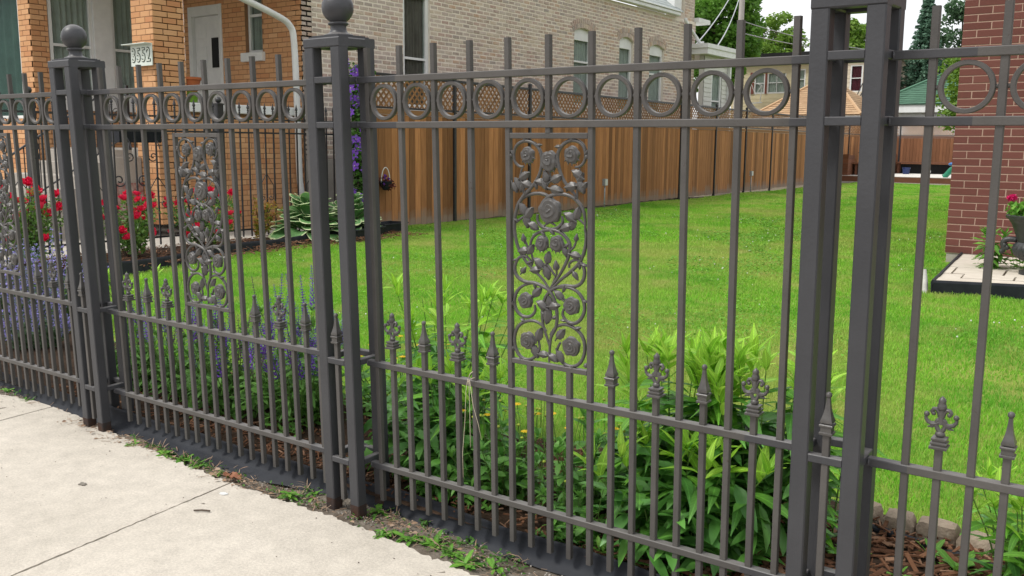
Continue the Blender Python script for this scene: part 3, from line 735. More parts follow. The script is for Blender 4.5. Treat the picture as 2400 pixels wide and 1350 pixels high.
def wood_fence(name, label, p0, p1, nb, slat_bays, boards=None, trim=None):
    boards = boards or ME_BOARD; trim = trim or M['wood_trim']
    p0, p1 = Vector(p0), Vector(p1); d = (p1-p0)/nb; Lb = d.length; ang = math.atan2(d.y, d.x)
    t = thing(name, label, 'fence', (p0.x, p0.y, 0))
    Rz = Matrix.Rotation(ang, 4, 'Z')
    for b in range(nb+1):
        q = p0+d*b; Mx = Matrix.Translation((q.x, q.y, 0)) @ Rz
        ps = MB().add(MB().bar(-.03,.03,-.045,.015,-.1,2.56,.004).lathe([(.036,2.56),(.036,2.575),(.028,2.578),(.022,2.59),(.004,2.60)], sq=True, c=(0,-.015,0)), Mx)
        O('fence_post', ps, M['black_steel'], t)
        if b == nb: break
        O('top_rail', MB().add(MB().bar(.03,Lb-.03,-.03,.005,2.465,2.51,.004,ax=0), Mx), M['black_steel'], t)
        O('middle_rail', MB().add(MB().bar(.03,Lb-.03,-.03,.005,1.955,1.985,.004,ax=0), Mx), M['black_steel'], t)
        O('trim_board', MB().add(MB().bar(.031,Lb-.031,-.022,.012,1.865,1.945,.004,ax=0), Mx), trim, t)
        O('gap_shade_sheet', MB().add(MB().box(.031,Lb-.031,.0135,.020,.05,1.86), Mx), M['dark'], t)  # added dark sheet behind the boards, standing in for shade in the gaps
        nbd = 16; wv = (Lb-.064)/nbd
        for k in range(nbd):
            lo = Mx @ Vector((.032+k*wv, R.uniform(-.003,.003), 0))
            I('board', boards[R.randrange(4)], t, lo, rot=(0,0,ang), scale=(wv/.1525, 1, 1))
        # lattice: two layers of diagonal slats between the rails
        z0, z1 = 1.985, 2.465; hgt = z1-z0; wd = .034; sp = .128; X0, X1 = .031, Lb-.031
        joined = MB()
        for layer in (0, 1):
            yb = -.020+layer*.008; c = X0-hgt+.04
            while c < X1:
                def cl(z):     # slat centre at height z
                    return c+(z-z0) if layer == 0 else c+(z1-z)
                za, zb = z0, z1
                if layer == 0:
                    za = max(z0, z0+(X0-c)); zb = min(z1, z0+(X1-c))
                else:
                    za = max(z0, z1-(X1-c)); zb = min(z1, z1-(X0-c))
                c += sp
                if zb-za < .04: continue
                cc = c-sp; f = (lambda z: cc+(z-z0)) if layer == 0 else (lambda z: cc+(z1-z))
                hw = wd*.707; sl = MB()
                xa, xb = f(za), f(zb)
                q = [(xa-hw,za),(xa+hw,za),(xb+hw,zb),(xb-hw,zb)]
                q = [(min(max(u,X0),X1), v) for u, v in q]
                sl.v = [(u, yb, v) for u, v in q]+[(u, yb+.007, v) for u, v in q]
                sl.f = [(0,1,2,3),(7,6,5,4),(0,4,5,1),(1,5,6,2),(2,6,7,3),(3,7,4,0)]
                if b in slat_bays: O('lattice_slat', MB().add(sl, Mx), M['lattice'], t)
                else: joined.add(sl, Mx)
        if joined.v: O('lattice', joined, M['lattice'], t, kind='stuff')
    return t
wood_fence('wooden_fence', 'tall brown board fence with lattice top running back along the lawn', (-8.06,7.95), (-9.08,42.3), 14, (0,1,2))
# ---------------------------------------------------------------- brick building helpers
def frame_of(P0, du):
    du = Vector(du).normalized(); ang = math.atan2(du.y, du.x)
    return Matrix.Translation(Vector(P0)) @ Matrix.Rotation(ang, 4, 'Z'), ang     # local x along the wall, outward = local -y
def wall_cells(m, ln, z0, z1, holes, th, Mx, y0=0.0):
    S_ = sorted({0, ln} | {h[0] for h in holes} | {h[1] for h in holes}); Z_ = sorted({z0, z1} | {h[2] for h in holes} | {h[3] for h in holes})
    for a, b in zip(S_, S_[1:]):
        run = None
        for c, d in zip(Z_, Z_[1:]):
            inside = any(h[0]-1e-6 <= a and b <= h[1]+1e-6 and h[2]-1e-6 <= c and d <= h[3]+1e-6 for h in holes)
            if not inside: m.add(MB().box(a, b, y0, y0+th, c, d), Mx)
def brick_wall(parent, name, P0, du, ln, z0, z1, bl, bh, gap, mb_brick, mb_mortar, holes=(), proud=.008, th=.22, single=None, jit=.002, bond=.5, label=None):
    """mortar body as a part of the thing with every brick in front of it; single(s, z) says which bricks are objects of their own"""
    Mx, ang = frame_of((P0[0], P0[1], 0), du)
    body = MB(); wall_cells(body, ln, z0, z1, holes, th, Mx)
    wo_ = O(name, body, mb_mortar, parent, label=label)
    rest = MB(); full = {}
    def bm(l, seed):
        r = random.Random(seed); d = proud+r.uniform(-jit, jit); h = bh-gap; q = .003
        j = lambda: r.uniform(-.0015, .0015)
        b = MB(); f = [(0+j(),0+j()),(l+j(),0+j()),(l+j(),h+j()),(0+j(),h+j())]
        b.v = [(u, 0.004, v) for u, v in f]+[(u, -d+q, v) for u, v in f]+[(min(max(u,q),l-q), -d, min(max(v,q),h-q)) for u, v in f]
        b.f = [(8,9,10,11)]+[(4+i,4+(i+1)%4,8+(i+1)%4,8+i) for i in range(4)]+[(i,(i+1)%4,4+(i+1)%4,4+i) for i in range(4)]
        return b
    for k in range(6): full[k] = mesh_of(bm(bl-gap, k), mb_brick, name='brick')
    nc = int((z1-z0)/bh+1e-6); vi = 0
    for c in range(nc):
        z = z0+c*bh+gap/2; s = -bl*(bond if c % 2 else 0)
        while s < ln:
            a, b = max(s, 0)+(gap/2 if s > 0 else 0), min(s+bl, ln)-(gap/2 if s+bl < ln else 0); s += bl
            segs = [(a, b)]
            for h in holes:
                if h[2] < z+bh*.5 < h[3]:
                    ns = []
                    for p, q in segs:
                        if q <= h[0] or p >= h[1]: ns.append((p, q)); continue
                        if p < h[0]: ns.append((p, h[0]))
                        if q > h[1]: ns.append((h[1], q))
                    segs = ns
            for p, q in segs:
                if q-p < .03: continue
                wp = Mx @ Vector((p, 0, z))
                if single and single(p, z):
                    isf = abs((q-p)-(bl-gap)) < 1e-4
                    me = full[R.randrange(6)] if isf else mesh_of(bm(q-p, R.random()), mb_brick, name='brick')
                    I('brick', me, wo_, wp, rot=(0,0,ang))
                else: rest.add(bm(q-p, R.random()), Matrix.Translation(wp) @ Matrix.Rotation(ang, 4, 'Z'))
    if rest.v: O('brickwork', rest, mb_brick, wo_, kind='stuff')
    return wo_
def window(parent, P0, du, s0, s1, z0, z1, mf, mg, fw=.06, rec=.05, meet=None, mullions=(), curtain=None, sill=None, name='window', arch=0):
    Mx, ang = frame_of((P0[0], P0[1], 0), du); m = MB(); y0, y1 = rec-.03, rec+.05
    m.bar(s0, s0+fw, y0, y1, z0, z1, .004); m.bar(s1-fw, s1, y0, y1, z0, z1, .004)
    m.bar(s0+fw, s1-fw, y0, y1, z1-fw*(1+arch), z1, .004, ax=0); m.bar(s0+fw, s1-fw, y0, y1, z0, z0+fw, .004, ax=0)
    if meet: m.bar(s0+fw, s1-fw, y0+.012, y1-.01, meet-.022, meet+.022, .003, ax=0)
    for q in mullions: m.bar(q-.015, q+.015, y0+.012, y1-.012, z0+fw, z1-fw, .002)
    wv = O(name, MB().add(m, Mx), mf, parent)
    e = .002
    O('pane', MB().add(MB().box(s0+fw-e, s1-fw+e, rec+.012, rec+.018, z0+fw-e, (z1-fw*(1+arch))+e), Mx), mg, wv)
    if curtain:
        n = 36
        def fn(i, j): 
            s = s0+fw+(s1-s0-2*fw)*i; return (s, rec+.055+.022*math.sin(i*n*1.15)+.01*math.sin(i*n*.37), z0+fw+(z1-z0-2*fw)*j)
        O('curtain', MB().add(MB().grid(fn, n*3, 2), Mx), curtain, wv, smooth=True)
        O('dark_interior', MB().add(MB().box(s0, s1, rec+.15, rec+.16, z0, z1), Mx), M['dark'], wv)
    if sill: O('sill', MB().add(MB().bar(s0-.06, s1+.06, -.07, .05, z0-sill, z0, .008, ax=0), Mx), M['white_paint'], wv)
    return wv
M['white_paint'] = mat('white_paint', (.74,.75,.74), (.64,.65,.64), rough=.5, scale=4, spec=.4)
M['grey_trim'] = mat('grey_trim', (.72,.73,.71), (.63,.64,.63), rough=.55, scale=4, spec=.4)
def glass(name, col, rough=.06, tr=.55):
    m = bpy.data.materials.new(name); m.use_nodes = True; n = m.node_tree; N = n.nodes
    b = N['Principled BSDF']; b.inputs['Base Color'].default_value = L(col); b.inputs['Roughness'].default_value = rough
    b.inputs['Specular IOR Level'].default_value = .6
    t = N.new('ShaderNodeBsdfTransparent'); t.inputs['Color'].default_value = (.82,.86,.84,1)
    ms = N.new('ShaderNodeMixShader'); ms.inputs[0].default_value = 1-tr
    n.links.new(t.outputs[0], ms.inputs[1]); n.links.new(b.outputs[0], ms.inputs[2]); n.links.new(ms.outputs[0], N['Material Output'].inputs['Surface'])
    return m
M['glass'] = glass('window_glass', (.03,.036,.036), .05, .93)
M['green_glass'] = glass('green_glass', (.02,.06,.05), .04, .86)
M['curtain'] = mat('curtain', (.72,.73,.70), (.56,.57,.55), rough=.9, scale=4)
M['green_curtain'] = mat('green_curtain', (.10,.19,.165), (.06,.12,.105), rough=.9, scale=3)
M['brown_curtain'] = mat('brown_curtain', (.30,.25,.23), (.20,.16,.15), rough=.9, scale=4)
M['mortar_pale'] = mat('pale_mortar', (.78,.71,.61), (.69,.62,.53), rough=1, scale=6, detail=8, bump=.6, bscale=60, spec=.1)
M['brick_common'] = mat('common_brick', (.4,.3,.26), (.72,.64,.55), rough=.95, scale=9, detail=8, bump=.7, bscale=50, spec=.1, noise_amt=.38,
                        ramp=[(.40,.32,.285),(.50,.41,.36),(.44,.30,.25),(.35,.295,.27),(.56,.46,.355),(.43,.36,.325),(.50,.33,.23),(.30,.26,.24)],
                        spots=((.10,.085,.075), 16, .68, .7))
M['mortar_brown'] = mat('brown_mortar', (.31,.175,.10), (.26,.145,.08), rough=1, scale=8, bump=.4, bscale=60, spec=.1)
M['brick_tan'] = mat('tan_face_brick', (.5,.28,.11), None, rough=.75, scale=14, bump=.2, bscale=80, spec=.25, noise_amt=.25,
                     ramp=[(.60,.335,.170),(.56,.295,.145),(.64,.37,.195),(.53,.262,.125),(.61,.345,.175),(.50,.225,.105),(.59,.325,.16)])
M['mortar_pink'] = mat('pink_mortar', (.43,.29,.235), (.37,.25,.20), rough=1, scale=8, bump=.4, bscale=60, spec=.1)
M['brick_red'] = mat('red_brick', (.17,.055,.045), None, rough=.85, scale=20, bump=.3, bscale=90, spec=.2, noise_amt=.3,
                     ramp=[(.135,.052,.043),(.155,.060,.050),(.122,.047,.039),(.145,.055,.046),(.165,.068,.056)])
M['foundation'] = mat('old_concrete', (.40,.37,.33), (.30,.275,.245), rough=.95, scale=3, detail=9, bump=.4, bscale=40, spec=.15)
M['shingle_grey'] = mat('grey_shingles', (.36,.40,.39), None, rough=.95, scale=20, bump=.4, bscale=100, ramp=[(.33,.37,.36),(.40,.44,.43),(.30,.33,.33),(.37,.41,.39)])

# ---------------------------------------------------------------- neighbours' house: tan brick porch, pale common brick flank
XH, YF = -9.5, 8.15
house = thing('brick_house', 'old house with tan brick porch and pale brick flank, left of the board fence', 'house', (XH, YF, 0))
FL = 15.1
win_h = (10.60-YF, 11.36-YF, 2.05, 4.18)
ar = [(16.56-YF, 17.42-YF, 2.30, 4.16), (18.74-YF, 19.50-YF, 2.25, 4.16), (20.40-YF, 21.28-YF, 2.25, 4.12)]
sw = brick_wall(house, 'side_wall', (XH, YF), (0,1), FL, 1.12, 4.98, .222, .0805, .024, M['brick_common'], M['mortar_pale'], holes=[win_h]+ar,
           proud=.004, jit=.004, single=lambda s, z: 2.55 < z < 4.05 and s < 2.0)
O('foundation', MB().box(XH-.24, XH+.004, YF, YF+FL, -.1, 1.12), M['foundation'], house)
window(house, (XH, YF), (0,1), *win_h, M['white_paint'], M['glass'], fw=.085, rec=.07, meet=2.985, curtain=M['brown_curtain'], sill=.07)
for h in ar:
    window(house, (XH, YF), (0,1), *h, M['white_paint'], M['glass'], fw=.09, rec=.09, meet=(h[2]+h[3])/2+.15, curtain=M['curtain'], arch=2.2)
    Mx, ang = frame_of((XH, YF, 0), (0,1)); cx = (h[0]+h[1])/2; hw = (h[1]-h[0])/2
    # segmental arch of bricks on end over the opening, filling the corners of the square hole
    ac = MB(); rise = .10; Rr = (hw*hw+rise*rise)/(2*rise); zc = h[3]-Rr
    a0 = math.asin(hw/Rr); nb_ = 13
    fill = MB()
    for k in range(12):
        t0, t1 = -a0+2*a0*k/12, -a0+2*a0*(k+1)/12
        p = [(cx+Rr*math.sin(t0), zc+Rr*math.cos(t0)), (cx+Rr*math.sin(t1), zc+Rr*math.cos(t1))]
        fill.v += []; n = len(fill.v)
        fill.v += [(p[0][0], -.003, p[0][1]),(p[1][0], -.003, p[1][1]),(p[1][0], -.003, h[3]+.002),(p[0][0], -.003, h[3]+.002),
                   (p[0][0], .16, p[0][1]),(p[1][0], .16, p[1][1]),(p[1][0], .16, h[3]),(p[0][0], .16, h[3])]
        fill.f += [tuple(n+i for i in q) for q in ((0,1,2,3),(0,4,5,1),(3,2,6,7))]
    arch_o = O('arch_fill', MB().add(fill, Mx), M['mortar_pale'], sw)
    for ring in (0, 1):
        for k in range(nb_):
            t = -a0*1.12+2*a0*1.12*(k+.5)/nb_; r0 = Rr+.008+ring*.115; hwk = (Rr+.05)*a0*1.12/nb_*.82
            q = [(-hwk, r0),(hwk, r0),(hwk*1.06, r0+.105),(-hwk*1.06, r0+.105)]
            q = [(cx+u*math.cos(t)+v*math.sin(t), zc-u*math.sin(t)+v*math.cos(t)) for u, v in q]
            b = MB(); b.v = [(u, .0, v) for u, v in q]+[(u, -.013, v) for u, v in q]
            b.f = [(4,5,6,7)]+[(i,(i+1)%4,4+(i+1)%4,4+i) for i in range(4)]
            O('arch_brick', MB().add(b, Mx), M['brick_common'], sw)
# gutter, roof of shingle courses, chimney, downspout
O('gutter', MB().add(MB().bar(0, 13.75, -.17, -.01, 4.99, 5.10, .02, ax=0).bar(0,13.75,-.20,-.015,5.095,5.125,.006,ax=0), frame_of((XH,YF,0),(0,1))[0]), M['white_paint'], house)
rf = MB(); z0r = 5.14; sl_ = math.tan(rad(38))
rf.quad((XH+.12, YF-.3, z0r-.02),(XH+.12, YF+13.9, z0r-.02),(XH-3.2, YF+13.9, z0r-.02+3.32*sl_),(XH-3.2, YF-.3, z0r-.02+3.32*sl_))
roof = O('roof', rf, M['shingle_grey'], house)
shg = MB()
for c in range(16):
    x = XH+.14-c*.13; z = z0r-.02+c*.13*sl_; y = YF+7.5-R.uniform(0,.3)
    while y < YF+13.9:
        wd = R.uniform(.26,.34); t = .012+R.uniform(0,.006)
        shg.quad((x, y, z+t),(x, y+wd-.01, z+t),(x-.15, y+wd-.01, z+.15*sl_+.004),(x-.15, y, z+.15*sl_+.004))
        shg.quad((x, y, z-.002),(x, y+wd-.01, z-.002),(x, y+wd-.01, z+t),(x, y, z+t)); y += wd
O('shingles', shg, M['shingle_grey'], roof, kind='stuff')
O('parapet', MB().box(XH-1.2, XH-.02, 21.85, 22.30, 5.15, 6.9), M['white_paint'], house)
brick_wall(house, 'chimney', (XH-.02, 22.55), (0,1), .62, 4.98, 7.4, .222, .0805, .017, M['brick_common'], M['mortar_pale'], proud=.006, th=.6)
O('downspout', MB().tube(sm([(XH+.10, 22.35, 4.98),(XH+.12,22.45,4.82),(XH+.10,23.45,4.35),(XH+.09,23.55,4.2),(XH+.09,23.55,1.0)],3), .05, 8), M['white_paint'], house, smooth=50)
O('rear_gutter', MB().box(XH-.3, XH+.12, 23.2, 24.0, 4.98, 5.10), M['white_paint'], house)
# grey sided rear addition
M['siding_grey'] = mat('grey_siding', (.60,.60,.56), (.54,.54,.50), rough=.6, scale=3, rnd=.05)
M['siding_yellow'] = mat('yellow_siding', (.62,.55,.36), (.55,.48,.31), rough=.6, scale=3, rnd=.05)
M['siding_cream'] = mat('cream_siding', (.60,.52,.40), (.53,.46,.35), rough=.6, scale=3, rnd=.05)
def siding(parent, P0, du, ln, z0, z1, ex, mt, holes=()):
    Mx, ang = frame_of((P0[0],P0[1],0), du); z = z0; body = MB(); wall_cells(body, ln, z0, z1, holes, .15, Mx, .012)
    wl = O('wall', body, mt, parent)
    while z < z1-.01:
        segs = [(0, ln)]
        for h in holes:
            if h[2] < z+ex*.5 < h[3]: segs = [s for p, q in segs for s in ((p, min(q,h[0])), (max(p,h[1]), q)) if s[1]-s[0] > .02]
        for p, q in segs:
            b = MB(); t = min(z+ex+.01, z1)
            b.v = [(p,-.012,z),(q,-.012,z),(q,.002,t),(p,.002,t),(p,.012,z),(q,.012,z)]; b.f = [(0,1,2,3),(4,5,1,0)]
            O('clapboard', MB().add(b, Mx), mt, wl)
        z += ex
    return wl
add_h = (.55, 1.30, 2.0, 3.62)
siding(house, (-9.2, 23.3), (0,1), 1.75, .0, 4.05, .13, M['siding_grey'], [add_h])
window(house, (-9.2, 23.3), (0,1), *add_h, M['white_paint'], M['glass'], fw=.09, rec=.04, meet=2.75, curtain=M['curtain'])
O('addition_roof', MB().box(-12, -8.95, 22.95, 25.25, 4.22, 4.34).box(-12,-8.98,23.0,25.2,4.05,4.22), M['white_paint'], house)
O('corner_board', MB().box(-9.19,-9.10,25.0,25.09,0,4.05), M['white_paint'], house)
# facade behind the porch
XL = -12.65
fh = [(XL+.14-XL, 1.10, 1.30, 3.80), (1.72, 2.17, 2.92, 4.0)]
brick_wall(house, 'porch_back_wall', (XL, YF), (1,0), XH-XL, .2, 4.3, .232, .0815, .011, M['brick_tan'], M['mortar_brown'], holes=fh, proud=.004, jit=.0015)
# bricks returning round the corner in front of the flank
window(house, (XL, YF), (1,0), *fh[1], M['white_paint'], M['glass'], fw=.05, rec=.10, meet=3.55, curtain=M['curtain'], sill=.15)
Mx, ang = frame_of((XL, YF, 0), (1,0))
dr = O('door', MB().add(MB().bar(.24,1.02,.06,.10,1.30,3.62,.004), Mx), M['grey_trim'], house)
O('door_frame', MB().add(MB().bar(.14,.24,-.02,.12,1.30,3.80,.004).bar(1.02,1.10,-.02,.12,1.30,3.80,.004).bar(.24,1.02,-.02,.12,3.63,3.80,.004,ax=0), Mx), M['grey_trim'], house)
for a, b, c, d in ((.32,.56,3.25,3.5),(.68,.94,3.25,3.5),(.32,.56,2.7,3.1),(.32,.94,1.5,2.4)):
    O('door_panel', MB().add(MB().bar(a,b,.048,.06,c,d,.008), Mx), M['grey_trim'], dr)
O('door_light', MB().add(MB().box(.72,.90,.045,.06,2.72,3.24), Mx), M['dark'], dr)
# porch: pillar, low wall with white ledge, floor and roof
PY0, PY1 = 5.42, 5.92
pl = brick_wall(house, 'pillar_front', (XH-.52, PY0), (1,0), .52, .2, 4.1, .225, .0815, .011, M['brick_tan'], M['mortar_brown'], proud=.004, th=.48, jit=.0015, single=lambda s, z: 1.6 < z < 3.7)
brick_wall(house, 'pillar_side', (XH, PY0), (0,1), PY1-PY0, .2, 4.1, .232, .0815, .011, M['brick_tan'], M['mortar_brown'], proud=.004, th=.05, jit=.0015, single=lambda s, z: 1.6 < z < 3.7, bond=.35)
brick_wall(house, 'porch_side_wall', (XH-.03, PY1), (0,1), YF-PY1, .0, 1.83, .232, .0815, .011, M['brick_tan'], M['mortar_brown'], proud=.004, th=.22, jit=.0015, single=lambda s, z: False)
O('ledge', MB().bar(XH-.30, XH+.05, PY1+.01, YF-.01, 1.83, 1.965, .01, ax=1), M['white_paint'], house)
O('porch_floor', MB().box(XL, XH-.26, PY0+.1, YF-.005, 1.15, 1.29), M['foundation'], house)
O('porch_roof', MB().box(XL-3.6, XH+.35, PY0-.35, YF+.1, 4.12, 4.32), M['white_paint'], house)
# projecting front room with its side windows towards the porch
brick_wall(house, 'bay_corner_front', (XL-.37, 5.33), (1,0), .37, .2, 4.1, .225, .0815, .011, M['brick_tan'], M['mortar_brown'], proud=.004, th=.25, jit=.0015)
brick_wall(house, 'bay_corner_side', (XL, 5.33), (0,1), .28, .2, 4.1, .225, .0815, .011, M['brick_tan'], M['mortar_brown'], proud=.004, th=.05, jit=.0015, bond=.35)
O('bay_apron', MB().add(MB().box(.28, YF-5.33-.01, .0, .12, 1.90, 2.12), frame_of((XL,5.33,0),(0,1))[0]), M['white_paint'], house)
brick_wall(house, 'bay_lower_wall', (XL, 5.61), (0,1), YF-5.61-.01, .2, 1.90, .232, .0815, .011, M['brick_tan'], M['mortar_brown'], proud=.004, th=.2, jit=.0015)
for a, b in ((.30, 1.06), (1.39, 2.15)):
    window(house, (XL, 5.33), (0,1), a, b, 2.12, 4.05, M['grey_trim'], M['glass'], fw=.06, rec=.05, meet=2.945, curtain=M['curtain'])
O('mullion_post', MB().add(MB().box(1.062,1.388,-.01,.12,2.122,4.1), frame_of((XL,5.33,0),(0,1))[0]), M['white_paint'], house)
O('mullion_post', MB().add(MB().box(2.152,2.80,-.01,.12,2.122,4.1), frame_of((XL,5.33,0),(0,1))[0]), M['white_paint'], house)
window(house, (XL-.37-2.2, 5.33), (1,0), .05, 2.19, 1.75, 4.05, M['grey_trim'], M['green_glass'], fw=.05, rec=.05, curtain=M['green_curtain'])
brick_wall(house, 'bay_front_lower', (XL-2.6, 5.33), (1,0), 2.22, .2, 1.75, .232, .0815, .011, M['brick_tan'], M['mortar_brown'], proud=.004, th=.2, jit=.0015)
# downspout down the porch corner
O('downspout', MB().tube(sm([(XH+.08, 6.75, 3.60),(XH+.09, 7.55, 3.38),(XH+.09, 7.82, 3.25),(XH+.09, 7.90, 3.0),(XH+.09, 7.93, 2.0),(XH+.09, 7.95, .75),(XH+.14, 8.02, .45),(XH+.30, 8.12, .18)],4), .052, 10), M['white_paint'], house, smooth=50)
# house number board
M['sign'] = mat('number_board', (.66,.72,.66), (.60,.66,.60), rough=.4, scale=3); M['sign_line'] = mat('number_outline', (.03,.06,.045), (.02,.04,.03), rough=.5)
M['sign_fill'] = mat('number_fill', (.72,.76,.68), (.68,.72,.64), rough=.5)
Ms = Matrix.Translation((XH-.47, PY0-.04, 0)) @ Matrix.Rotation(rad(-2), 4, 'Z')
sg = O('number_sign', MB().add(MB().box(-.02,.515,-.015,0,2.455,2.75).box(-.09,.515,-.12,0,2.75,2.76), Ms), M['sign'], house)
def text_mb(body, size, off, ext):
    c = bpy.data.curves.new('t', 'FONT'); c.body = body; c.size = size; c.extrude = ext; c.offset = off; c.align_x = 'CENTER'; c.resolution_u = 3
    o = bpy.data.objects.new('t', c); COL.objects.link(o); dg = bpy.context.evaluated_depsgraph_get(); me = o.evaluated_get(dg).to_mesh()
    m = MB(); m.v = [tuple(v.co) for v in me.vertices]; m.f = [tuple(p.vertices) for p in me.polygons]
    o.evaluated_get(dg).to_mesh_clear(); bpy.data.objects.remove(o); bpy.data.curves.remove(c); return m
for dx, ch in zip((.06,.185,.31,.435), '3552'):
    for off, ext, mt, nm, yy in ((.008,.003,M['sign_line'],'digit_outline',-.017), (-.004,.004,M['sign_fill'],'digit',-.0205)):
        tm = text_mb(ch, .27, off, ext); Mt = Ms @ Matrix.Translation((dx, yy, 2.515)) @ Matrix.Rotation(rad(90), 4, 'X') @ Matrix.Diagonal((.80,1,1,1))
        O(nm, MB().add(tm, Mt), mt, sg)
# concrete steps with black scrolled railing, left of the pillar
M['old_red'] = mat('peeling_red_paint', (.22,.045,.035), (.42,.37,.33), rough=.9, scale=9, detail=10, noise_amt=1)
st = thing('front_steps', 'grey concrete front steps with peeling red paint, in front of the porch', 'steps', (-10.6, 4.4, 0))
for k in range(7):
    z = 1.27-.18*k; y = PY0-.02-.29*k
    O('step', MB().bar(-12.0, -10.15, y-.29, y+.02*0, -.05, z, .008, ax=0), M['foundation'], st)
O('cheek_wall', MB().box(-10.148,-9.93,4.97,5.405,-.05,1.17), M['foundation'], st)
O('painted_panel', MB().box(-10.14,-9.90,4.945,4.969,-.05,.80).box(-9.929,-9.905,4.97,5.40,-.05,.80), M['old_red'], st)
rl = thing('stair_railing', 'black wrought iron stair railing with scrolls beside the concrete steps', 'railing', (-10.2, 4.4, 0))
O('handrail', MB().tube([(-10.2,5.40,2.15),(-10.2,5.1,2.12),(-10.2,3.6,1.15),(-10.2,3.45,1.05),(-10.2,3.38,1.10)], .016, 6), M['black_steel'], rl)
O('lower_rail', MB().tube([(-10.2,5.40,1.50),(-10.2,3.6,.45)], .012, 6), M['black_steel'], rl)
def spiral(c, r, turns, sgn, plane='yz', n=22, a0=0.0):
    pts = []
    for i in range(n+1):
        t = i/n; a = a0+sgn*t*turns*2*math.pi; q = r*(1-.8*t)
        u, v = q*math.cos(a), q*math.sin(a)
        pts.append((c[0], c[1]+u, c[2]+v) if plane == 'yz' else (c[0]+u, c[1], c[2]+v))
    return pts
for k in range(9):
    y = 5.32-k*.21; zt = 2.12-.647*(5.1-y) if y < 5.1 else 2.13; zb = 1.50-.583*(5.4-y)
    O('baluster', MB().tube([(-10.2,y,zb),(-10.2,y,zt)], .008, 5), M['black_steel'], rl)
    if k % 2 == 0: O('scroll', MB().tube(spiral((-10.2, y-.1, (zb+zt)/2), .085, 1.6, 1, a0=k), .007, 5), M['black_steel'], rl)
for y, zt in ((5.40,2.2),(3.5,1.12)): O('newel', MB().bar(-10.22,-10.18,y-.02,y+.02,0 if y < 4 else 1.2,zt,.003), M['black_steel'], rl)
# pots on the ledge
M['terracotta'] = mat('terracotta', (.42,.12,.04), (.34,.09,.03), rough=.7, scale=6)
M['green_pot'] = mat('green_glaze', (.14,.28,.02), (.10,.22,.015), rough=.35, scale=5)
pt_ = thing('flower_pot', 'green pot with an orange pot stacked in it, on the white porch ledge', 'pot', (XH-.12, 6.05, 1.965))
O('lower_pot', MB().lathe([(.08,0),(.11,.01),(.12,.10),(.125,.16),(.115,.16)], n=20, c=(XH-.12,6.05,1.965)), M['green_pot'], pt_, smooth=40)
O('upper_pot', MB().lathe([(.10,.15),(.13,.20),(.165,.33),(.185,.335),(.19,.37),(.17,.37),(.16,.34)], n=20, c=(XH-.12,6.05,1.965)), M['terracotta'], pt_, smooth=40)
# ---------------------------------------------------------------- red brick house at the right
rh = thing('red_brick_house', 'dark red brick house corner with pink mortar at the right edge', 'house', (.13, 9.9, 0))
brick_wall(rh, 'front_wall', (.13, 9.9), (1,0), 7.2, .12, 6.6, .306, .0890, .0115, M['brick_red'], M['mortar_pink'], proud=.004, th=.3, jit=.001, single=lambda s, z: s < 1.15 and z < 3.4)
brick_wall(rh, 'side_wall', (.132, 23.0), (0,-1), 13.1-.3, .12, 6.6, .306, .0890, .010, M['brick_red'], M['mortar_pink'], proud=.004, th=.3, jit=.001)
O('foundation', MB().box(.145, 7.3, 9.91, 23, -.1, .12), M['foundation'], rh)
O('roof', MB().box(-.05, 7.6, 9.6, 23.3, 6.6, 6.8), M['shingle_grey'], rh)
# ---------------------------------------------------------------- neighbours' walk, bed and iron fence
M['pale_walk'] = mat('old_walk', (.46,.43,.38), (.37,.34,.30), rough=.95, scale=2, detail=8, bump=.3, bscale=60, spec=.1)
struct('neighbour_walk', MB().box(-18, -8.22, -.5, 8.14, -.1, .03), M['pale_walk'])
def gb_fn(i, j):
    y = -.2+8.6*i; x1 = float(garden_edge_x(y))-.01; x = -8.25+(x1+8.25)*j
    return (x, y, .03+.05*math.sin(math.pi*min(1, j*1.1))*.8+R.uniform(-.008,.008))
struct('flower_bed', MB().grid(gb_fn, 70, 14), M['mulch'], smooth=True)
o = O('bark_mulch', chip_field(2600, (-8.2,-6.6), (1.6,8), lambda x,y: .06, (.03,.09), 9), M['chips'], kind='stuff'); o['label'] = 'brown bark mulch under the rose bushes'
ey = np.linspace(-.2, 7.0, 73)
def ge_fn(i, j):
    y = ey[int(round(i*72))]; x = float(garden_edge_x(y)); p = [(.03,-.05),(.022,.0),(.012,.10),(.012,.125),(.0,.135),(-.012,.125),(-.01,.0)][int(round(j*6))]
    return (x+p[0], y, p[1]+.012*math.sin(y*3))
tag(O('landscape_edging', MB().grid(ge_fn, 72, 6), M['edging'], smooth=50), 'black plastic edging between the rose bed and the lawn', 'edging')
for lb, x0, y0, x1, y1, a in (('black plastic nursery tray at the foot of the board fence', -7.72, 7.75, -7.38, 8.35, .12), ('black plastic nursery tray in front of the hosta', -7.40, 6.85, -7.08, 7.55, .18)):
    cx, cy = (x0+x1)/2, (y0+y1)/2; hx, hy = (x1-x0)/2, (y1-y0)/2; m = MB(); z1 = .17
    for e, z in ((-.03,0),(0,z1-.02),(.015,z1-.02),(.015,z1),(-.008,z1),(-.035,.03)):
        m.v += [(sx*(hx+e), sy*(hy+e), z) for sx, sy in ((-1,-1),(1,-1),(1,1),(-1,1))]
    for k in range(5):
        for q in range(4): m.f.append((k*4+q, k*4+(q+1)%4, k*4+4+(q+1)%4, k*4+4+q))
    m.f += [(3,2,1,0),(20,21,22,23)]
    tag(O('nursery_tray', MB().add(m, Matrix.Translation((cx,cy,.01)) @ Matrix.Rotation(a,4,'Z')), M['edging']), lb, 'tray', 'black nursery trays')

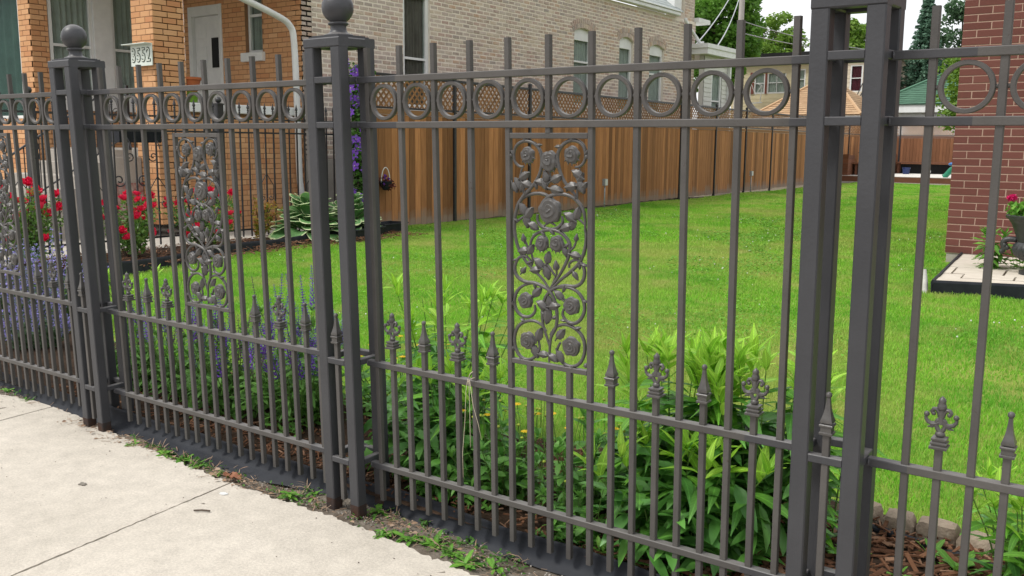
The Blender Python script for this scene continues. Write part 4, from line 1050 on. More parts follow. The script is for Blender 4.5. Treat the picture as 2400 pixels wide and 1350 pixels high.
IX = -8.38
irf = thing('iron_fence', 'black wrought iron fence with spear tips between the rose bed and the porch', 'fence', (IX, 3.6, 0))
def spear_tip():
    return MB().lathe([(.008,0),(.016,.012),(.010,.025),(.017,.040),(.012,.052),(.010,.058),(.022,.075),(.010,.12),(.002,.155)], n=6)
ME_TIP = mesh_of(spear_tip(), M['black_steel'], name='spear_tip'); ME_IP = mesh_of(MB().box(-.009,.009,-.009,.009,.06,1.80), M['black_steel'], name='picket')
y = -.25; k = 0
while y < 7.75:
    post = any(abs(y-q) < .075 for q in (3.03, 5.62))
    if not post:
        p = I('picket', ME_IP, irf, (IX, y, 0)); I('spear_tip', ME_TIP, p, (IX, y, 1.80))
        if k % 2 == 0:
            for s in (-1, 1):
                O('scroll', MB().tube(spiral((IX, y+s*.034, 1.625), .030, 1.2, s, a0=math.pi/2*(1+s)), .005, 4, cap=False), M['black_steel'], irf)
        if k % 6 == 3:
            O('scroll', MB().tube([(IX,y,.95),(IX,y+.12,.78),(IX,y+.12,.62)]+spiral((IX,y+.075,.60),.045,1.1,-1)[2:], .006, 4).tube([(IX,y,.95),(IX,y-.12,.78),(IX,y-.12,.62)]+[(a,2*y-b,c) for a,b,c in spiral((IX,y+.075,.60),.045,1.1,-1)[2:]], .006, 4), M['black_steel'], irf)
    y += .148; k += 1
for z in (1.72, 1.53, .16): O('rail', MB().box(IX-.008,IX+.008,-.3,7.8,z-.012,z+.012), M['black_steel'], irf)
for q in (3.03, 5.62):
    ip = O('post', MB().bar(IX-.05,IX+.05,q-.05,q+.05,-.1,1.90,.005).lathe([(.058,1.90),(.058,1.915),(.03,1.925)], sq=True, c=(IX,q,0)), M['black_steel'], irf)
    O('ball', MB().sphere((IX,q,1.965), .042, 14, 10), M['black_steel'], ip, smooth=True)
pbx = thing('planter_box', 'black planter box hung on the iron fence beside the steps', 'planter', (-8.62, 4.48, 1.38))
O('box', MB().bar(-8.72,-8.50,4.20,4.80,1.38,1.56,.015,ax=1), M['edging'], pbx)
for yy in (4.3, 4.7): O('bracket', MB().tube([(-8.49,yy,1.44),(-8.44,yy,1.38),(-8.40,yy,1.30)], .008, 5), M['black_steel'], pbx)
# leg of the planter: a scrolled black iron stand under the box
for yy in (4.32, 4.66): O('stand_scroll', MB().tube([(-8.6,yy,1.38),(-8.6,yy,.9)]+spiral((-8.6,yy-.09,.9),.09,1.4,-1), .010, 5).tube([(-8.6,yy,1.2)]+spiral((-8.6,yy+.07,1.2),.07,1.3,1,a0=math.pi), .008, 5).tube([(-8.6,yy,.9),(-8.6,yy,.02)], .010, 5), M['black_steel'], pbx)

# ---------------------------------------------------------------- outlets on conduit, twine, pipe
M['galv'] = mat('galvanised', (.36,.38,.40), (.28,.30,.32), rough=.45, scale=15, metal=.3)
for (x, y, h, lb) in ((-8.02, 15.6, .66, 'grey outlet box on a conduit at the fence, nearer of the two'), (-8.35, 25.2, .66, 'grey outlet box on a conduit at the fence, farther of the two')):
    t = thing('outlet_post', lb, 'outlet', (x, y, 0), 'grey outlet boxes on conduit by the board fence')
    O('conduit', MB().tube([(x,y,-.05),(x,y,h-.14)], .016, 8), M['galv'], t, smooth=True); O('clamp', MB().lathe([(.024,.10),(.024,.125)], n=8, c=(x,y,0)), M['galv'], t)
    O('outlet_box', MB().bar(x-.035,x+.035,y-.06,y+.06,h-.15,h,.008), M['galv'], t); O('cover', MB().bar(x+.035,x+.05,y-.052,y+.052,h-.142,h-.01,.006), M['white_paint'], t)
M['twine'] = mat('twine', (.50,.45,.34), (.40,.35,.26), rough=.9, scale=40)
tw = MB(); cy_ = -.02
def fl(u, v, wz): return Vector((u*S, v*math.cos(LEAN)-wz*S*math.sin(LEAN), v*math.sin(LEAN)+wz*S*math.cos(LEAN)))
tw.tube([fl(2.93+.10*math.cos(a), .0135+.024*math.sin(a), 3.70+.12*math.cos(a+.5)) for a in np.linspace(0, 6.6, 22)], .0016, 5)
tw.tube([fl(2.90,-.010,3.80),fl(2.86,-.014,3.5),fl(2.80,-.011,2.8),fl(2.72,-.013,2.0),fl(2.71,-.010,1.42)], .0011, 5)
tw.tube([fl(2.93,-.010,3.80),fl(2.97,-.016,3.3),fl(2.96,-.014,2.6),fl(2.95,-.012,2.2)], .0011, 5)
tw.tube([fl(2.95,-.010,3.78),fl(3.07,-.016,3.2),fl(3.20,-.015,2.8),fl(3.27,-.012,2.45)], .0011, 5)
tw.tube([fl(2.93,-.012,3.82),fl(3.02,-.018,3.95),fl(3.08,-.016,4.0)], .0018, 5)
tag(O('twine', tw, M['twine'], smooth=True), 'frayed pale twine knotted round the third rail of the middle section', 'twine')
M['galv_white'] = mat('weathered_pipe', (.55,.54,.50), (.40,.39,.36), rough=.8, scale=14, bump=.2)
tag(O('stub_pipe', MB().tube([(.50,7.06,-.03),(.475,7.12,.10),(.445,7.17,.215),(.445,7.17,.222)], [.03,.031,.032,.026], 12), M['galv_white'], smooth=50), 'short leaning whitish pipe at the corner of the paver platform', 'pipe')

# ---------------------------------------------------------------- paver platform and urn by the red house
M['paver'] = mat('pale_pavers', (.60,.55,.47), (.50,.45,.38), rough=.9, scale=6, detail=8, bump=.3, bscale=50, spec=.15, rnd=.08)
pf_ = thing('paver_platform', 'low platform of pale pavers edged in black beside the red house', 'platform', (1.1, 8.3, 0))
A4, B4, C4, D4 = Vector((.57,7.03)), Vector((2.2,7.56)), Vector((2.2,9.86)), Vector((.33,9.86))
def bl4(u, v): return (A4*(1-u)+B4*u)*(1-v)+(D4*(1-u)+C4*u)*v
rows = [0, .13, .27, .48, .72, 1]
for j in range(5):
    o0 = (.0, -.15, .05, -.1, 0)[j]; us = [max(0, o0+k*.27) for k in range(6)]; us = [u for u in us if u < 1]+[1]
    us = sorted(set([0]+us))
    for a, b in zip(us, us[1:]):
        if b-a < .04: continue
        g = .006; q = [bl4(a+g, rows[j]+g*.6), bl4(b-g, rows[j]+g*.6), bl4(b-g, rows[j+1]-g*.6), bl4(a+g, rows[j+1]-g*.6)]
        O('paver', MB().poly([tuple(p) for p in q], .04, .125+R.uniform(-.004,.006)), M['paver'], pf_)
O('soil_bed', MB().poly([tuple(bl4(u,v)) for u,v in ((.005,.005),(1,.005),(1,1),(.005,1))], -.03, .10), M['soil'], pf_)
for p, q in ((A4, B4), (D4, A4)):
    d = (q-p); n = Vector((d.y, -d.x)).normalized(); a, b = p, q
    m = MB(); pr_ = [(.0,-.03),(.004,.10),(-.012,.118),(-.008,.142),(.014,.142),(.022,.12),(.012,.0),(.012,-.03)]
    for e in (a, b):
        for u, z in pr_: m.v.append((e.x+n.x*u, e.y+n.y*u, z))
    k = len(pr_)
    for i in range(k): j = (i+1) % k; m.f.append((i, j, k+j, k+i))
    m.f += [tuple(range(k))[::-1], tuple(range(k, 2*k))]
    O('edging', m, M['edging'], pf_)
M['urn'] = mat('dark_urn', (.022,.024,.025), (.04,.042,.042), rough=.45, scale=12, bump=.1, spec=.5)
UX, UY = 1.295, 8.25
urn = thing('garden_urn', 'dark fluted garden urn with scroll handle, planted with a pink geranium', 'urn', (UX, UY, .125))
prof = [(.15,0),(.15,.035),(.11,.04),(.085,.06),(.06,.085),(.058,.11),(.085,.125),(.15,.15),(.205,.20),(.225,.25),(.215,.30),(.185,.33),(.19,.345),(.215,.42),(.255,.52),(.285,.56),(.31,.575),(.315,.60),(.295,.61),(.27,.585),(.24,.54)]
bm_ = MB().lathe(prof, n=72, c=(UX,UY,.125))
v2 = []
for p in bm_.v:
    zz = p[2]-.125; a = math.atan2(p[1]-UY, p[0]-UX)
    f = 1+(.035*math.cos(24*a) if .13 < zz < .32 else 0); v2.append((UX+(p[0]-UX)*f, UY+(p[1]-UY)*f, p[2]))
bm_.v = v2; O('bowl', bm_, M['urn'], urn, smooth=40)
for s in (-1, 1):
    hp = [(UX+s*(x), UY, z) for x, z in ((.19,.47),(.25,.475),(.30,.46),(.315,.42),(.29,.38),(.265,.40))]
    O('handle', MB().tube(sm(hp,3), .03, 8).tube(sm([(UX+s*.30,UY,.43),(UX+s*.31,UY,.36),(UX+s*.345,UY,.33)],3), [.03]*3+[.025]*3+[.008], 8), M['urn'], urn, smooth=True)

# ---------------------------------------------------------------- deck, planters, benches and back fence
M['deck'] = mat('weathered_deck', (.64,.62,.58), (.55,.53,.49), rough=.9, scale=5, stretch=(.4,6,1), rnd=.1)
M['wood_red'] = mat('redwood_fence_boards', (.235,.105,.052), (.165,.070,.034), rough=.75, scale=5, stretch=(7,7,.45), spec=.2, rnd=.2)
M['redwood'] = mat('redwood_boards', (.17,.065,.032), (.12,.045,.022), rough=.7, scale=5, stretch=(.5,6,6), bump=.2, rnd=.18)
ME_BOARD_R = []
for b_ in ME_BOARD:
    c_ = b_.copy(); c_.materials.clear(); c_.materials.append(M['wood_red']); ME_BOARD_R.append(c_)
wood_fence('back_fence', 'brown board fence with lattice top closing the far end of the lawn', (-10.35,42.4), (3.4,42.4), 6, (), ME_BOARD_R, M['redwood'])
dk = thing('deck', 'low weathered wooden deck across the far end of the lawn', 'deck', (-3.2, 37.8, 0))
for k in range(39): O('deck_board', MB().box(-9.2, 2.9, 36.32+k*.15, 36.32+k*.15+.144, .255, .285), M['deck'], dk)
O('fascia', MB().box(-9.2,2.9,36.29,36.315,.02,.265), M['redwood'], dk); O('kerb', MB().box(-9.2,2.9,36.16,36.27,-.05,.05), M['foundation'], dk)
def planter(x0, x1, y0, y1, z0, z1, lb):
    t = thing('wooden_planter', lb, 'planter', ((x0+x1)/2, (y0+y1)/2, z0), 'redwood planters on the deck')
    n = int((z1-z0)/.14)
    for k in range(n):
        a, b = z0+(z1-z0)*k/n, z0+(z1-z0)*(k+1)/n-.008
        O('board', MB().box(x0,x1,y0-.02,y0,a,b), M['redwood'], t); O('board', MB().box(x1,x1+.02,y0-.018,y1,a,b), M['redwood'], t)
    O('soil', MB().box(x0+.01,x1-.01,y0+.01,y1-.01,z0,z1-.06), M['soil'], t)
    O('cap', MB().bar(x0-.04,x1+.06,y0-.06,y0+.06,z1,z1+.035,.005,ax=0), M['redwood'], t); return t
planter(-9.75,-8.65,36.5,37.4,.287,1.10,'tall redwood planter box at the left end of the deck')
planter(-8.60,-7.95,37.9,38.9,.287,1.18,'redwood planter box behind the bench, carrying the white statue')
planter(-8.45,-7.98,40.2,41.6,.287,1.16,'redwood planter box left of the long bench')
def bench(x0, x1, y0, y1, lb):
    t = thing('bench', lb, 'bench', ((x0+x1)/2, (y0+y1)/2, .285), 'benches on the deck')
    O('underseat_shade', MB().box(x0,x1,y1-.03,y1,.287,.70), M['dark'], t)  # dark sheet standing in for the shade under the seat
    for k in range(3): O('seat_board', MB().box(x0,x1,y0+k*.15,y0+k*.15+.14,.74,.80), M['redwood'], t)
    for x in (x0+.1, (x0+x1)/2, x1-.15): O('leg', MB().box(x,x+.09,y0+.1,y0+.4,.287,.74), M['redwood'], t)
bench(-7.95,-3.0,41.2,41.65,'long low wooden bench in front of the back fence'); bench(-8.62,-8.10,37.0,37.40,'short wooden bench beside the tall planter')
M['statue'] = mat('white_statue', (.62,.62,.60), (.50,.50,.48), rough=.7, scale=14)
stt = thing('statue', 'small white garden statue on the planter', 'statue', (-8.42, 38.1, 1.215))
O('plinth', MB().lathe([(.10,0),(.10,.05),(.08,.06)], n=14, c=(-8.42,38.1,1.215)), M['statue'], stt)
O('figure', MB().lathe([(.085,.06),(.10,.10),(.075,.20),(.062,.28),(.085,.36),(.075,.42),(.03,.455),(.028,.465),(.045,.485),(.05,.52),(.038,.56),(.005,.575)], n=14, c=(-8.42,38.1,1.215))
  .tube([(-8.49,38.1,1.60),(-8.53,38.05,1.53),(-8.46,38.0,1.49)], .022, 6).tube([(-8.35,38.1,1.60),(-8.31,38.05,1.53),(-8.38,38.0,1.49)], .022, 6), M['statue'], stt, smooth=50)
M['blue'] = mat('blue_plastic', (.015,.03,.11), (.02,.04,.13), rough=.4); M['teal'] = mat('green_plastic', (.02,.22,.13), (.015,.17,.10), rough=.4)
M['bluetoy'] = mat('light_blue_plastic', (.03,.16,.42), (.02,.12,.36), rough=.4)
bk = thing('bucket', 'dark blue bucket under the long bench', 'bucket', (-7.25, 40.4, .287))
O('body', MB().lathe([(.13,0),(.16,.26),(.175,.262),(.175,.285),(.155,.285),(.13,.02)], n=18, c=(-7.25,40.4,.287)), M['blue'], bk, smooth=40)
O('handle', MB().tube([(-7.25+.17*math.cos(a), 40.4, .287+.27-.10*math.sin(a)) for a in np.linspace(0, math.pi, 12)], .008, 5), M['galv'], bk)
bo = O('play_ball', MB().sphere((-6.35,40.3,.412), .125, 16, 10), M['white_paint'], smooth=True); tag(bo, 'white play ball on the deck near the bench', 'ball')
ty = thing('toy_slide', 'green and blue plastic toy on the deck beside the brick house corner', 'toy', (-4.75, 36.9, .287))
O('slide', MB().tube(sm([(-5.05,36.8,.30),(-4.95,36.8,.38),(-4.8,36.8,.58),(-4.65,36.8,.70)],3), .10, 8), M['teal'], ty, smooth=True)
O('roof', MB().sphere((-4.72,36.85,.80), .17, 14, 8, (1.2,1,.45)), M['bluetoy'], ty, smooth=True)

# ---------------------------------------------------------------- garages and houses beyond the alley
M['shingle_tan'] = mat('tan_shingles', (.4,.26,.15), None, rough=.95, scale=20, ramp=[(.48,.32,.19),(.42,.27,.15),(.54,.37,.22),(.36,.22,.12),(.50,.33,.20)])
M['shingle_green'] = mat('green_shingles', (.07,.16,.10), None, rough=.95, scale=20, ramp=[(.075,.16,.11),(.06,.13,.09),(.09,.19,.13),(.07,.15,.10)])
def hip_roof(parent, x0, x1, y0, y1, ez, rz, rx0, rx1, mt):
    ym = (y0+y1)/2; a, b, c, d = Vector((x0,y0,ez)), Vector((x1,y0,ez)), Vector((x1,y1,ez)), Vector((x0,y1,ez)); e, f = Vector((rx0,ym,rz)), Vector((rx1,ym,rz))
    rf = MB(); 
    for q in ((a,b,f,e),(b,c,f),(c,d,e,f),(d,a,e)): rf.quad(*[tuple(p-Vector((0,0,.03))) for p in q])
    ro = O('roof', rf, mt, parent); sh = MB()
    def face(p, q, r, s, n=16):     # eave p-q, ridge s-r
        nm = (q-p).cross(s-p).normalized()
        for k in range(n):
            t0, t1 = k/n, min(1, (k+1.15)/n)
            A, B = p.lerp(s, t0), q.lerp(r, t0); A2, B2 = p.lerp(s, t1), q.lerp(r, t1); ln = (B-A).length
            m_ = max(1, int(ln/.33)); off = R.random()/m_
            cuts = [0]+[min(1, max(0, (i+off)/m_)) for i in range(m_)]+[1]
            for u, v in zip(cuts, cuts[1:]):
                if v-u < 1e-3: continue
                h = nm*(.03+R.uniform(0,.012))
                sh.quad(A.lerp(B,u)+h, A.lerp(B,v-.012/max(ln,.1) if v-u > .02 else v)+h, A2.lerp(B2,v)+nm*.006, A2.lerp(B2,u)+nm*.006)
    face(a,b,f,e); face(b,c,f,f); face(d,a,e,e)
    O('shingles', sh, mt, ro, kind='stuff')
    for p, q in ((a,e),(b,f)): O('hip_cap', MB().tube([p+Vector((0,0,.03)), q+Vector((0,0,.05))], .07, 5), mt, ro)
g1 = thing('garage', 'garage with tan hipped shingle roof behind the back fence', 'garage', (-12.6, 46, 0))
O('wall', MB().box(-14.9,-10.35,43.3,48.7,-.1,2.9), M['siding_cream'], g1); O('fascia', MB().box(-15.25,-10.05,42.95,43.0,2.78,2.95), M['white_paint'], g1)
hip_roof(g1, -15.3,-10.0,42.9,49.1,2.95,4.72,-13.1,-12.15, M['shingle_tan'])
g2 = thing('garage', 'white garage with green hipped shingle roof behind the back fence', 'garage', (-6.9, 47, 0))
O('wall', MB().box(-9.5,-4.4,44.3,49.7,-.1,3.1), M['white_paint'], g2); O('fascia', MB().box(-9.82,-4.1,43.9,43.95,3.05,3.42), M['white_paint'], g2)
hip_roof(g2, -9.85,-4.0,43.85,50.1,3.42,4.95,-7.3,-6.4, M['shingle_green'])
yh = thing('yellow_house', 'pale yellow sided house with red shutters beyond the alley', 'house', (-18.5, 55, 0))
hy = [(1.50,2.20,4.72,6.02),(2.34,3.55,4.72,6.04),(3.95,4.75,4.9,6.15)]
siding(yh, (-21.5,55), (1,0), 6.4, .0, 6.95, .22, M['siding_yellow'], hy)
for i, h in enumerate(hy):
    window(yh, (-21.5,55), (1,0), *h, M['white_paint'], M['glass'], fw=.08, rec=.03, meet=(h[2]+h[3])/2, mullions=((h[0]+h[1])/2,) if i == 1 else (), curtain=M['curtain'])
M['shutter'] = mat('red_shutter', (.20,.055,.040), (.16,.045,.03), rough=.7)
Mx, _a = frame_of((-21.5,55,0),(1,0))
for a, b in ((1.24,1.48),(2.22,2.33)): O('shutter', MB().add(MB().bar(a,b,-.06,.0,4.72,6.05,.01), Mx), M['shutter'], yh)
O('roof', MB().box(-21.8,-14.9,54.5,62,6.95,7.15), M['dark'], yh); O('eave', MB().box(-18.3,-14.95,54.6,54.98,6.55,6.8), M['white_paint'], yh); O('body', MB().box(-21.4,-15.2,55.2,61.5,-.1,6.9), M['siding_yellow'], yh)
M['white_metal'] = M['white_paint']
O('porch_frame', MB().tube([(-20.0,54.4,4.1),(-20.0,54.4,5.45),(-19.25,54.4,5.2),(-19.35,54.4,4.1)], .035, 4).tube([(-20.0,54.4,5.4),(-19.65,54.4,4.6),(-19.28,54.4,5.2)], .03, 4).tube([(-20.3,54.4,4.1),(-19.2,54.4,4.15)], .05, 4), M['white_paint'], yh)
chh = thing('cream_house', 'cream sided house with a dark red curtained window beyond the alley', 'house', (-13.4, 52, 0))
hc = [(1.88,2.58,4.50,6.02)]
siding(chh, (-15.1,52), (1,0), 3.6, .0, 6.5, .24, M['siding_cream'], hc)
M['red_curtain'] = mat('red_curtain', (.20,.02,.045), (.15,.015,.035), rough=.9, scale=3)
window(chh, (-15.1,52), (1,0), *hc[0], M['white_paint'], M['glass'], fw=.08, rec=.03, meet=5.28, curtain=M['red_curtain'])
O('roof', MB().box(-15.3,-11.2,51.7,58,6.5,6.62), M['grey_trim'], chh); O('body', MB().box(-15.0,-11.55,52.2,57.8,-.1,6.5), M['siding_cream'], chh)
M['brown_pipe'] = mat('brown_pipe', (.22,.12,.06), (.18,.10,.05), rough=.6)
O('downspout', MB().tube([(-13.62,51.9,6.45),(-13.62,51.9,.2)], .05, 6), M['brown_pipe'], chh)
O('balcony_rail', MB().box(-14.0,-13.1,50.6,50.64,4.35,4.40).box(-14.0,-13.1,50.6,50.64,3.7,3.74), M['black_steel'], chh)
for k in range(8): O('baluster', MB().box(-14.0+k*.125,-13.98+k*.125,50.6,50.63,3.74,4.35), M['black_steel'], chh)
for s in ((-12.55,3.9,-12.15,4.9),(-12.15,3.9,-12.12,4.9),(-12.4,3.9,-12.15,4.4)): O('stair_rail', MB().tube([(s[0],50.7,s[1]),(s[2],50.7,s[3])], .03, 4), M['black_steel'], chh)
wh = thing('porch_house', 'white house with stacked rear porches beyond the green garage', 'house', (-11.6, 60, 0))
hw_ = [(.9,1.7,4.7,6.2)]
siding(wh, (-13.3,60), (1,0), 3.2, .0, 6.8, .24, M['siding_grey'], hw_)
window(wh, (-13.3,60), (1,0), *hw_[0], M['white_paint'], M['glass'], fw=.08, rec=.03, meet=5.4, mullions=(1.3,), curtain=M['brown_curtain'])
O('roof', MB().box(-13.6,-9.9,58.3,66,6.75,6.95), M['white_paint'], wh); O('body', MB().box(-13.2,-10.2,60.2,65,-.1,6.7), M['siding_grey'], wh)
for x in (-13.3,-12.35,-11.2,-10.3): O('porch_post', MB().box(x,x+.10,58.5,58.6,0,6.75), M['white_paint'], wh)
O('porch_deck', MB().box(-13.4,-10.2,58.4,60,4.0,4.12), M['grey_trim'], wh)
for z in (4.3,4.95): O('porch_rail', MB().box(-13.3,-10.3,58.5,58.53,z,z+.04), M['black_steel'], wh)
for k in range(22): O('baluster', MB().box(-13.3+k*.14,-13.28+k*.14,58.5,58.52,4.1,4.95), M['black_steel'], wh)

# utility pole and wires
M['pole'] = mat('weathered_pole', (.42,.40,.38), (.34,.32,.30), rough=.95, scale=6, stretch=(5,5,.5))
up_ = thing('utility_pole', 'weathered grey utility pole rising behind the brick house', 'pole', (-16.6, 44, 0))
O('pole', MB().tube([(-16.65,44,0),(-16.55,44,11.5)], [.17,.13], 12), M['pole'], up_, smooth=50)
O('crossarm', MB().box(-17.6,-15.5,43.9,44.0,10.6,10.75), M['pole'], up_)
M['wire'] = mat('grey_wire', (.42,.44,.46), (.38,.40,.42), rough=.6)
def wire(p, q, sag, r=.022):
    p, q = Vector(p), Vector(q); return MB().tube([p.lerp(q, t)-Vector((0,0,sag*4*t*(1-t))) for t in np.linspace(0,1,13)], r, 5)
for p, q, sg, lb in (((-16.6,44,10.2),(-10.2,24.6,4.4),.3,'upper pale service wire from the pole to the brick house'),((-16.6,44,9.4),(-9.6,24.9,4.35),.35,'lower pale service wire from the pole to the brick house'),
                 ((-16.6,44,10.4),(-11,22.5,6.6),.2,'pale wire from the pole over the brick house roof'),((-16.6,44,7.8),(-10.5,52.5,6.6),.3,'thin wire from the pole to the cream house'),((-16.6,44,7.2),(-9.8,58.5,6.9),.4,'thin wire from the pole to the white porch house')):
    tag(O('wire', wire(p,q,sg), M['wire'], smooth=True), lb, 'wire', 'wires from the utility pole')
# ---------------------------------------------------------------- trees
M['bark'] = mat('bark', (.10,.075,.055), (.06,.045,.035), rough=1, scale=8, stretch=(3,3,.6), bump=.6)
def leafmat(name, cols, trans=.4, rough=.55, spec=.3, veins=0):
    m = mat(name, cols[0], None, rough=rough, scale=20, spec=spec, trans=trans, ramp=cols, noise_amt=.12)
    if veins:       # paler midrib and side veins, laid along the leaf's own axes
        n = m.node_tree; N = n.nodes; k = n.links.new; b = N['Principled BSDF']; src = b.inputs['Base Color'].links[0].from_socket
        tc = N.new('ShaderNodeTexCoord'); sx = N.new('ShaderNodeSeparateXYZ'); k(tc.outputs['Object'], sx.inputs[0])
        def mth(op, a, v=None):
            x = N.new('ShaderNodeMath'); x.operation = op
            for i, q in enumerate((a, v)):
                if q is None: continue
                if isinstance(q, (int, float)): x.inputs[i].default_value = q
                else: k(q, x.inputs[i])
            return x.outputs[0]
        ay = mth('ABSOLUTE', sx.outputs['Y']); rib = N.new('ShaderNodeMapRange'); rib.inputs[1].default_value = .004; rib.inputs[2].default_value = .016; rib.inputs[3].default_value = 1; rib.inputs[4].default_value = 0; k(ay, rib.inputs[0])
        sd_ = mth('POWER', mth('ABSOLUTE', mth('SINE', mth('MULTIPLY', mth('SUBTRACT', sx.outputs['X'], mth('MULTIPLY', ay, 1.3)), 34.0))), 8.0)
        f = mth('ADD', mth('MULTIPLY', rib.outputs[0], .55), mth('MULTIPLY', sd_, -.20 if veins < 0 else .16))
        hv = N.new('ShaderNodeHueSaturation'); k(mth('ADD', f, 1.0), hv.inputs['Value']); k(src, hv.inputs['Color']); c = hv.outputs[0]
        k(c, b.inputs['Base Color'])
        for t in N:
            if t.type == 'BSDF_TRANSLUCENT': k(c, t.inputs['Color'])
    return m
M['maple'] = leafmat('maple_leaves', [(.07,.18,.025),(.11,.26,.032),(.15,.33,.045),(.09,.22,.028),(.19,.38,.06)])
M['light_tree'] = leafmat('light_leaves', [(.13,.26,.035),(.18,.32,.04),(.23,.36,.06),(.12,.22,.035),(.20,.34,.045)])
M['spruce'] = leafmat('spruce_needles', [(.06,.13,.085),(.085,.17,.11),(.11,.21,.14),(.065,.14,.09)], .15)
M['dark_tree'] = leafmat('dark_leaves', [(.06,.12,.06),(.08,.16,.075),(.10,.18,.09),(.05,.10,.05)], .3)
def leaf_cloud(centers, n, size, rng, flat=.55):
    """diamond leaves scattered round clump centres: (x,y,z,r)"""
    C = np.array(centers); k = rng.integers(0, len(C), n); d = rng.normal(size=(n,3)); d /= np.linalg.norm(d, axis=1)[:,None]
    r = C[k,3]*rng.uniform(.25,1,n)**.45; P = C[k,:3]+d*r[:,None]*np.array([1,1,.8])
    a = rng.normal(size=(n,3)); a[:,2] *= flat; a /= np.linalg.norm(a, axis=1)[:,None]; b = np.cross(a, rng.normal(size=(n,3))); b /= np.linalg.norm(b, axis=1)[:,None]
    s = (size*rng.uniform(.6,1.3,n))[:,None]
    V = np.stack([P-a*s, P+b*s*.5-a*s*.1, P+a*s, P-b*s*.5-a*s*.1], 1).reshape(-1,3)
    return V, np.arange(n*4).reshape(-1,4)
def leaf_scatter(centers, n, size, rng, tpl, flat=.45, zmin=.03):
    """real leaf shapes (template along +x) scattered round the centres"""
    T = np.array(tpl.v); TF = np.array(tpl.f); C = np.array(centers); k = rng.integers(0, len(C), n)
    d = rng.normal(size=(n,3)); d /= np.linalg.norm(d, axis=1)[:,None]; P = C[k,:3]+d*(C[k,3]*rng.uniform(.2,1,n)**.5)[:,None]
    a = rng.normal(size=(n,3)); a[:,2] = a[:,2]*flat-.05; a /= np.linalg.norm(a, axis=1)[:,None]
    up = np.tile([0,0,1.0],(n,1))+rng.normal(size=(n,3))*.25; y = np.cross(up, a); y /= np.linalg.norm(y, axis=1)[:,None]; z = np.cross(a, y)
    s = (size*rng.uniform(.55,1.2,n))[:,None,None]
    V = P[:,None,:]+s*(T[None,:,0:1]*a[:,None,:]+T[None,:,1:2]*y[:,None,:]+T[None,:,2:3]*z[:,None,:])
    V[:,:,2] = np.maximum(V[:,:,2], zmin)
    F = (np.arange(n)[:,None,None]*len(T)+TF[None]).reshape(-1, TF.shape[1]); return V.reshape(-1,3), F
def tree(name, label, base, h, crown, n, size, mt, seed, limbs=7, trunk_r=.16, group='trees beyond the alley', clumps=40, cr=.9):
    """crown: (cx,cy,cz, rx,ry,rz)"""
    rng = np.random.default_rng(seed); r = random.Random(seed)
    t = thing(name, label, 'tree', base, group)
    b = Vector(base); c = Vector(crown[:3]); tr = MB()
    top = Vector((c.x, c.y, c.z+crown[5]*.5)); mid = b.lerp(top, .55)+Vector((r.uniform(-.2,.2),r.uniform(-.2,.2),0))
    pts = sm([b, b.lerp(mid,.5), mid, top], 4); tr.tube(pts, [trunk_r*(1-.85*i/len(pts)) for i in range(len(pts))], 8)
    cen = []
    for k in range(clumps):
        while True:
            q = Vector([r.uniform(-1,1) for _ in range(3)])
            if .35 < q.length < 1: break
        cen.append((c.x+q.x*crown[3], c.y+q.y*crown[4], c.z+q.z*crown[5], cr*r.uniform(.6,1.25)))
    for k in range(limbs):
        e = Vector(cen[k*len(cen)//limbs][:3]); s = pts[r.randrange(len(pts)//3, len(pts)-2)]
        m_ = s.lerp(e,.5)+Vector((0,0,.15*(e-s).length))
        tr.tube(sm([s,m_,e],4), [trunk_r*.45*(1-.85*i/8) for i in range(9)], 6)
    O('trunk', tr, M['bark'], t, smooth=True)
    V, F = leaf_cloud(cen, n, size, rng); O_np('crown', V, F, mt, t, at=tuple(crown[:3])); return t
tree('maple_tree', 'large dense green tree behind the brick house roof', (-20.3,50,0), 12, (-20.7,50,8.2,2.35,2.6,3.6), 20000, .16, M['maple'], 3, clumps=80, cr=1.0, trunk_r=.3)
tree('young_tree', 'airy light green tree with open branches right of the utility pole', (-21.0,62,0), 11, (-21.3,62,8.4,1.9,1.7,2.3), 8200, .15, M['light_tree'], 4, clumps=34, cr=.7)
tree('young_tree', 'light green tree seen through the top of the nearest post', (-16.4,62,0), 9, (-16.3,62,7.9,2.4,1.8,1.8), 8200, .16, M['light_tree'], 5, clumps=34, cr=.75)
tree('young_tree', 'airy grey green tree beside the spruce, next to the red house', (-9.0,60,0), 11, (-9.1,60,8.6,1.5,1.5,2.2), 3600, .15, M['dark_tree'], 6, clumps=30, cr=.65)
tree('small_tree', 'leafy green small tree at the corner of the red house', (-1.35,21,0), 4, (-1.45,20.6,2.75,.75,.8,1.0), 5200, .060, M['light_tree'], 8, clumps=46, cr=.34, trunk_r=.06, group=None)
# blue green spruce: whorls of drooping needle boughs
sp_ = thing('spruce_tree', 'dark blue green spruce tree beyond the garages', 'tree', (-10.2,56,0), 'trees beyond the alley')
rng = np.random.default_rng(9); tk = MB().tube([(-10.2,56,0),(-10.2,56,10.6)], [.2,.03], 8); O('trunk', tk, M['bark'], sp_)
cen = []
for k in range(26):
    z = 3.5+k*.275; rr_ = max(.12, 1.75*(10.6-z)/7.2)
    for q in range(9):
        a = q*2*math.pi/9+k*.7+R.uniform(-.2,.2)
        for t in (.3,.6,.9): cen.append((-10.2+rr_*t*math.cos(a), 56+rr_*t*math.sin(a), z-.25*t*rr_+R.uniform(-.05,.05), .13+.10*rr_*(1-t*.5)))
V, F = leaf_cloud(cen, 15000, .11, rng, .35); O_np('crown', V, F, M['spruce'], sp_, at=(-10.2,56,5))

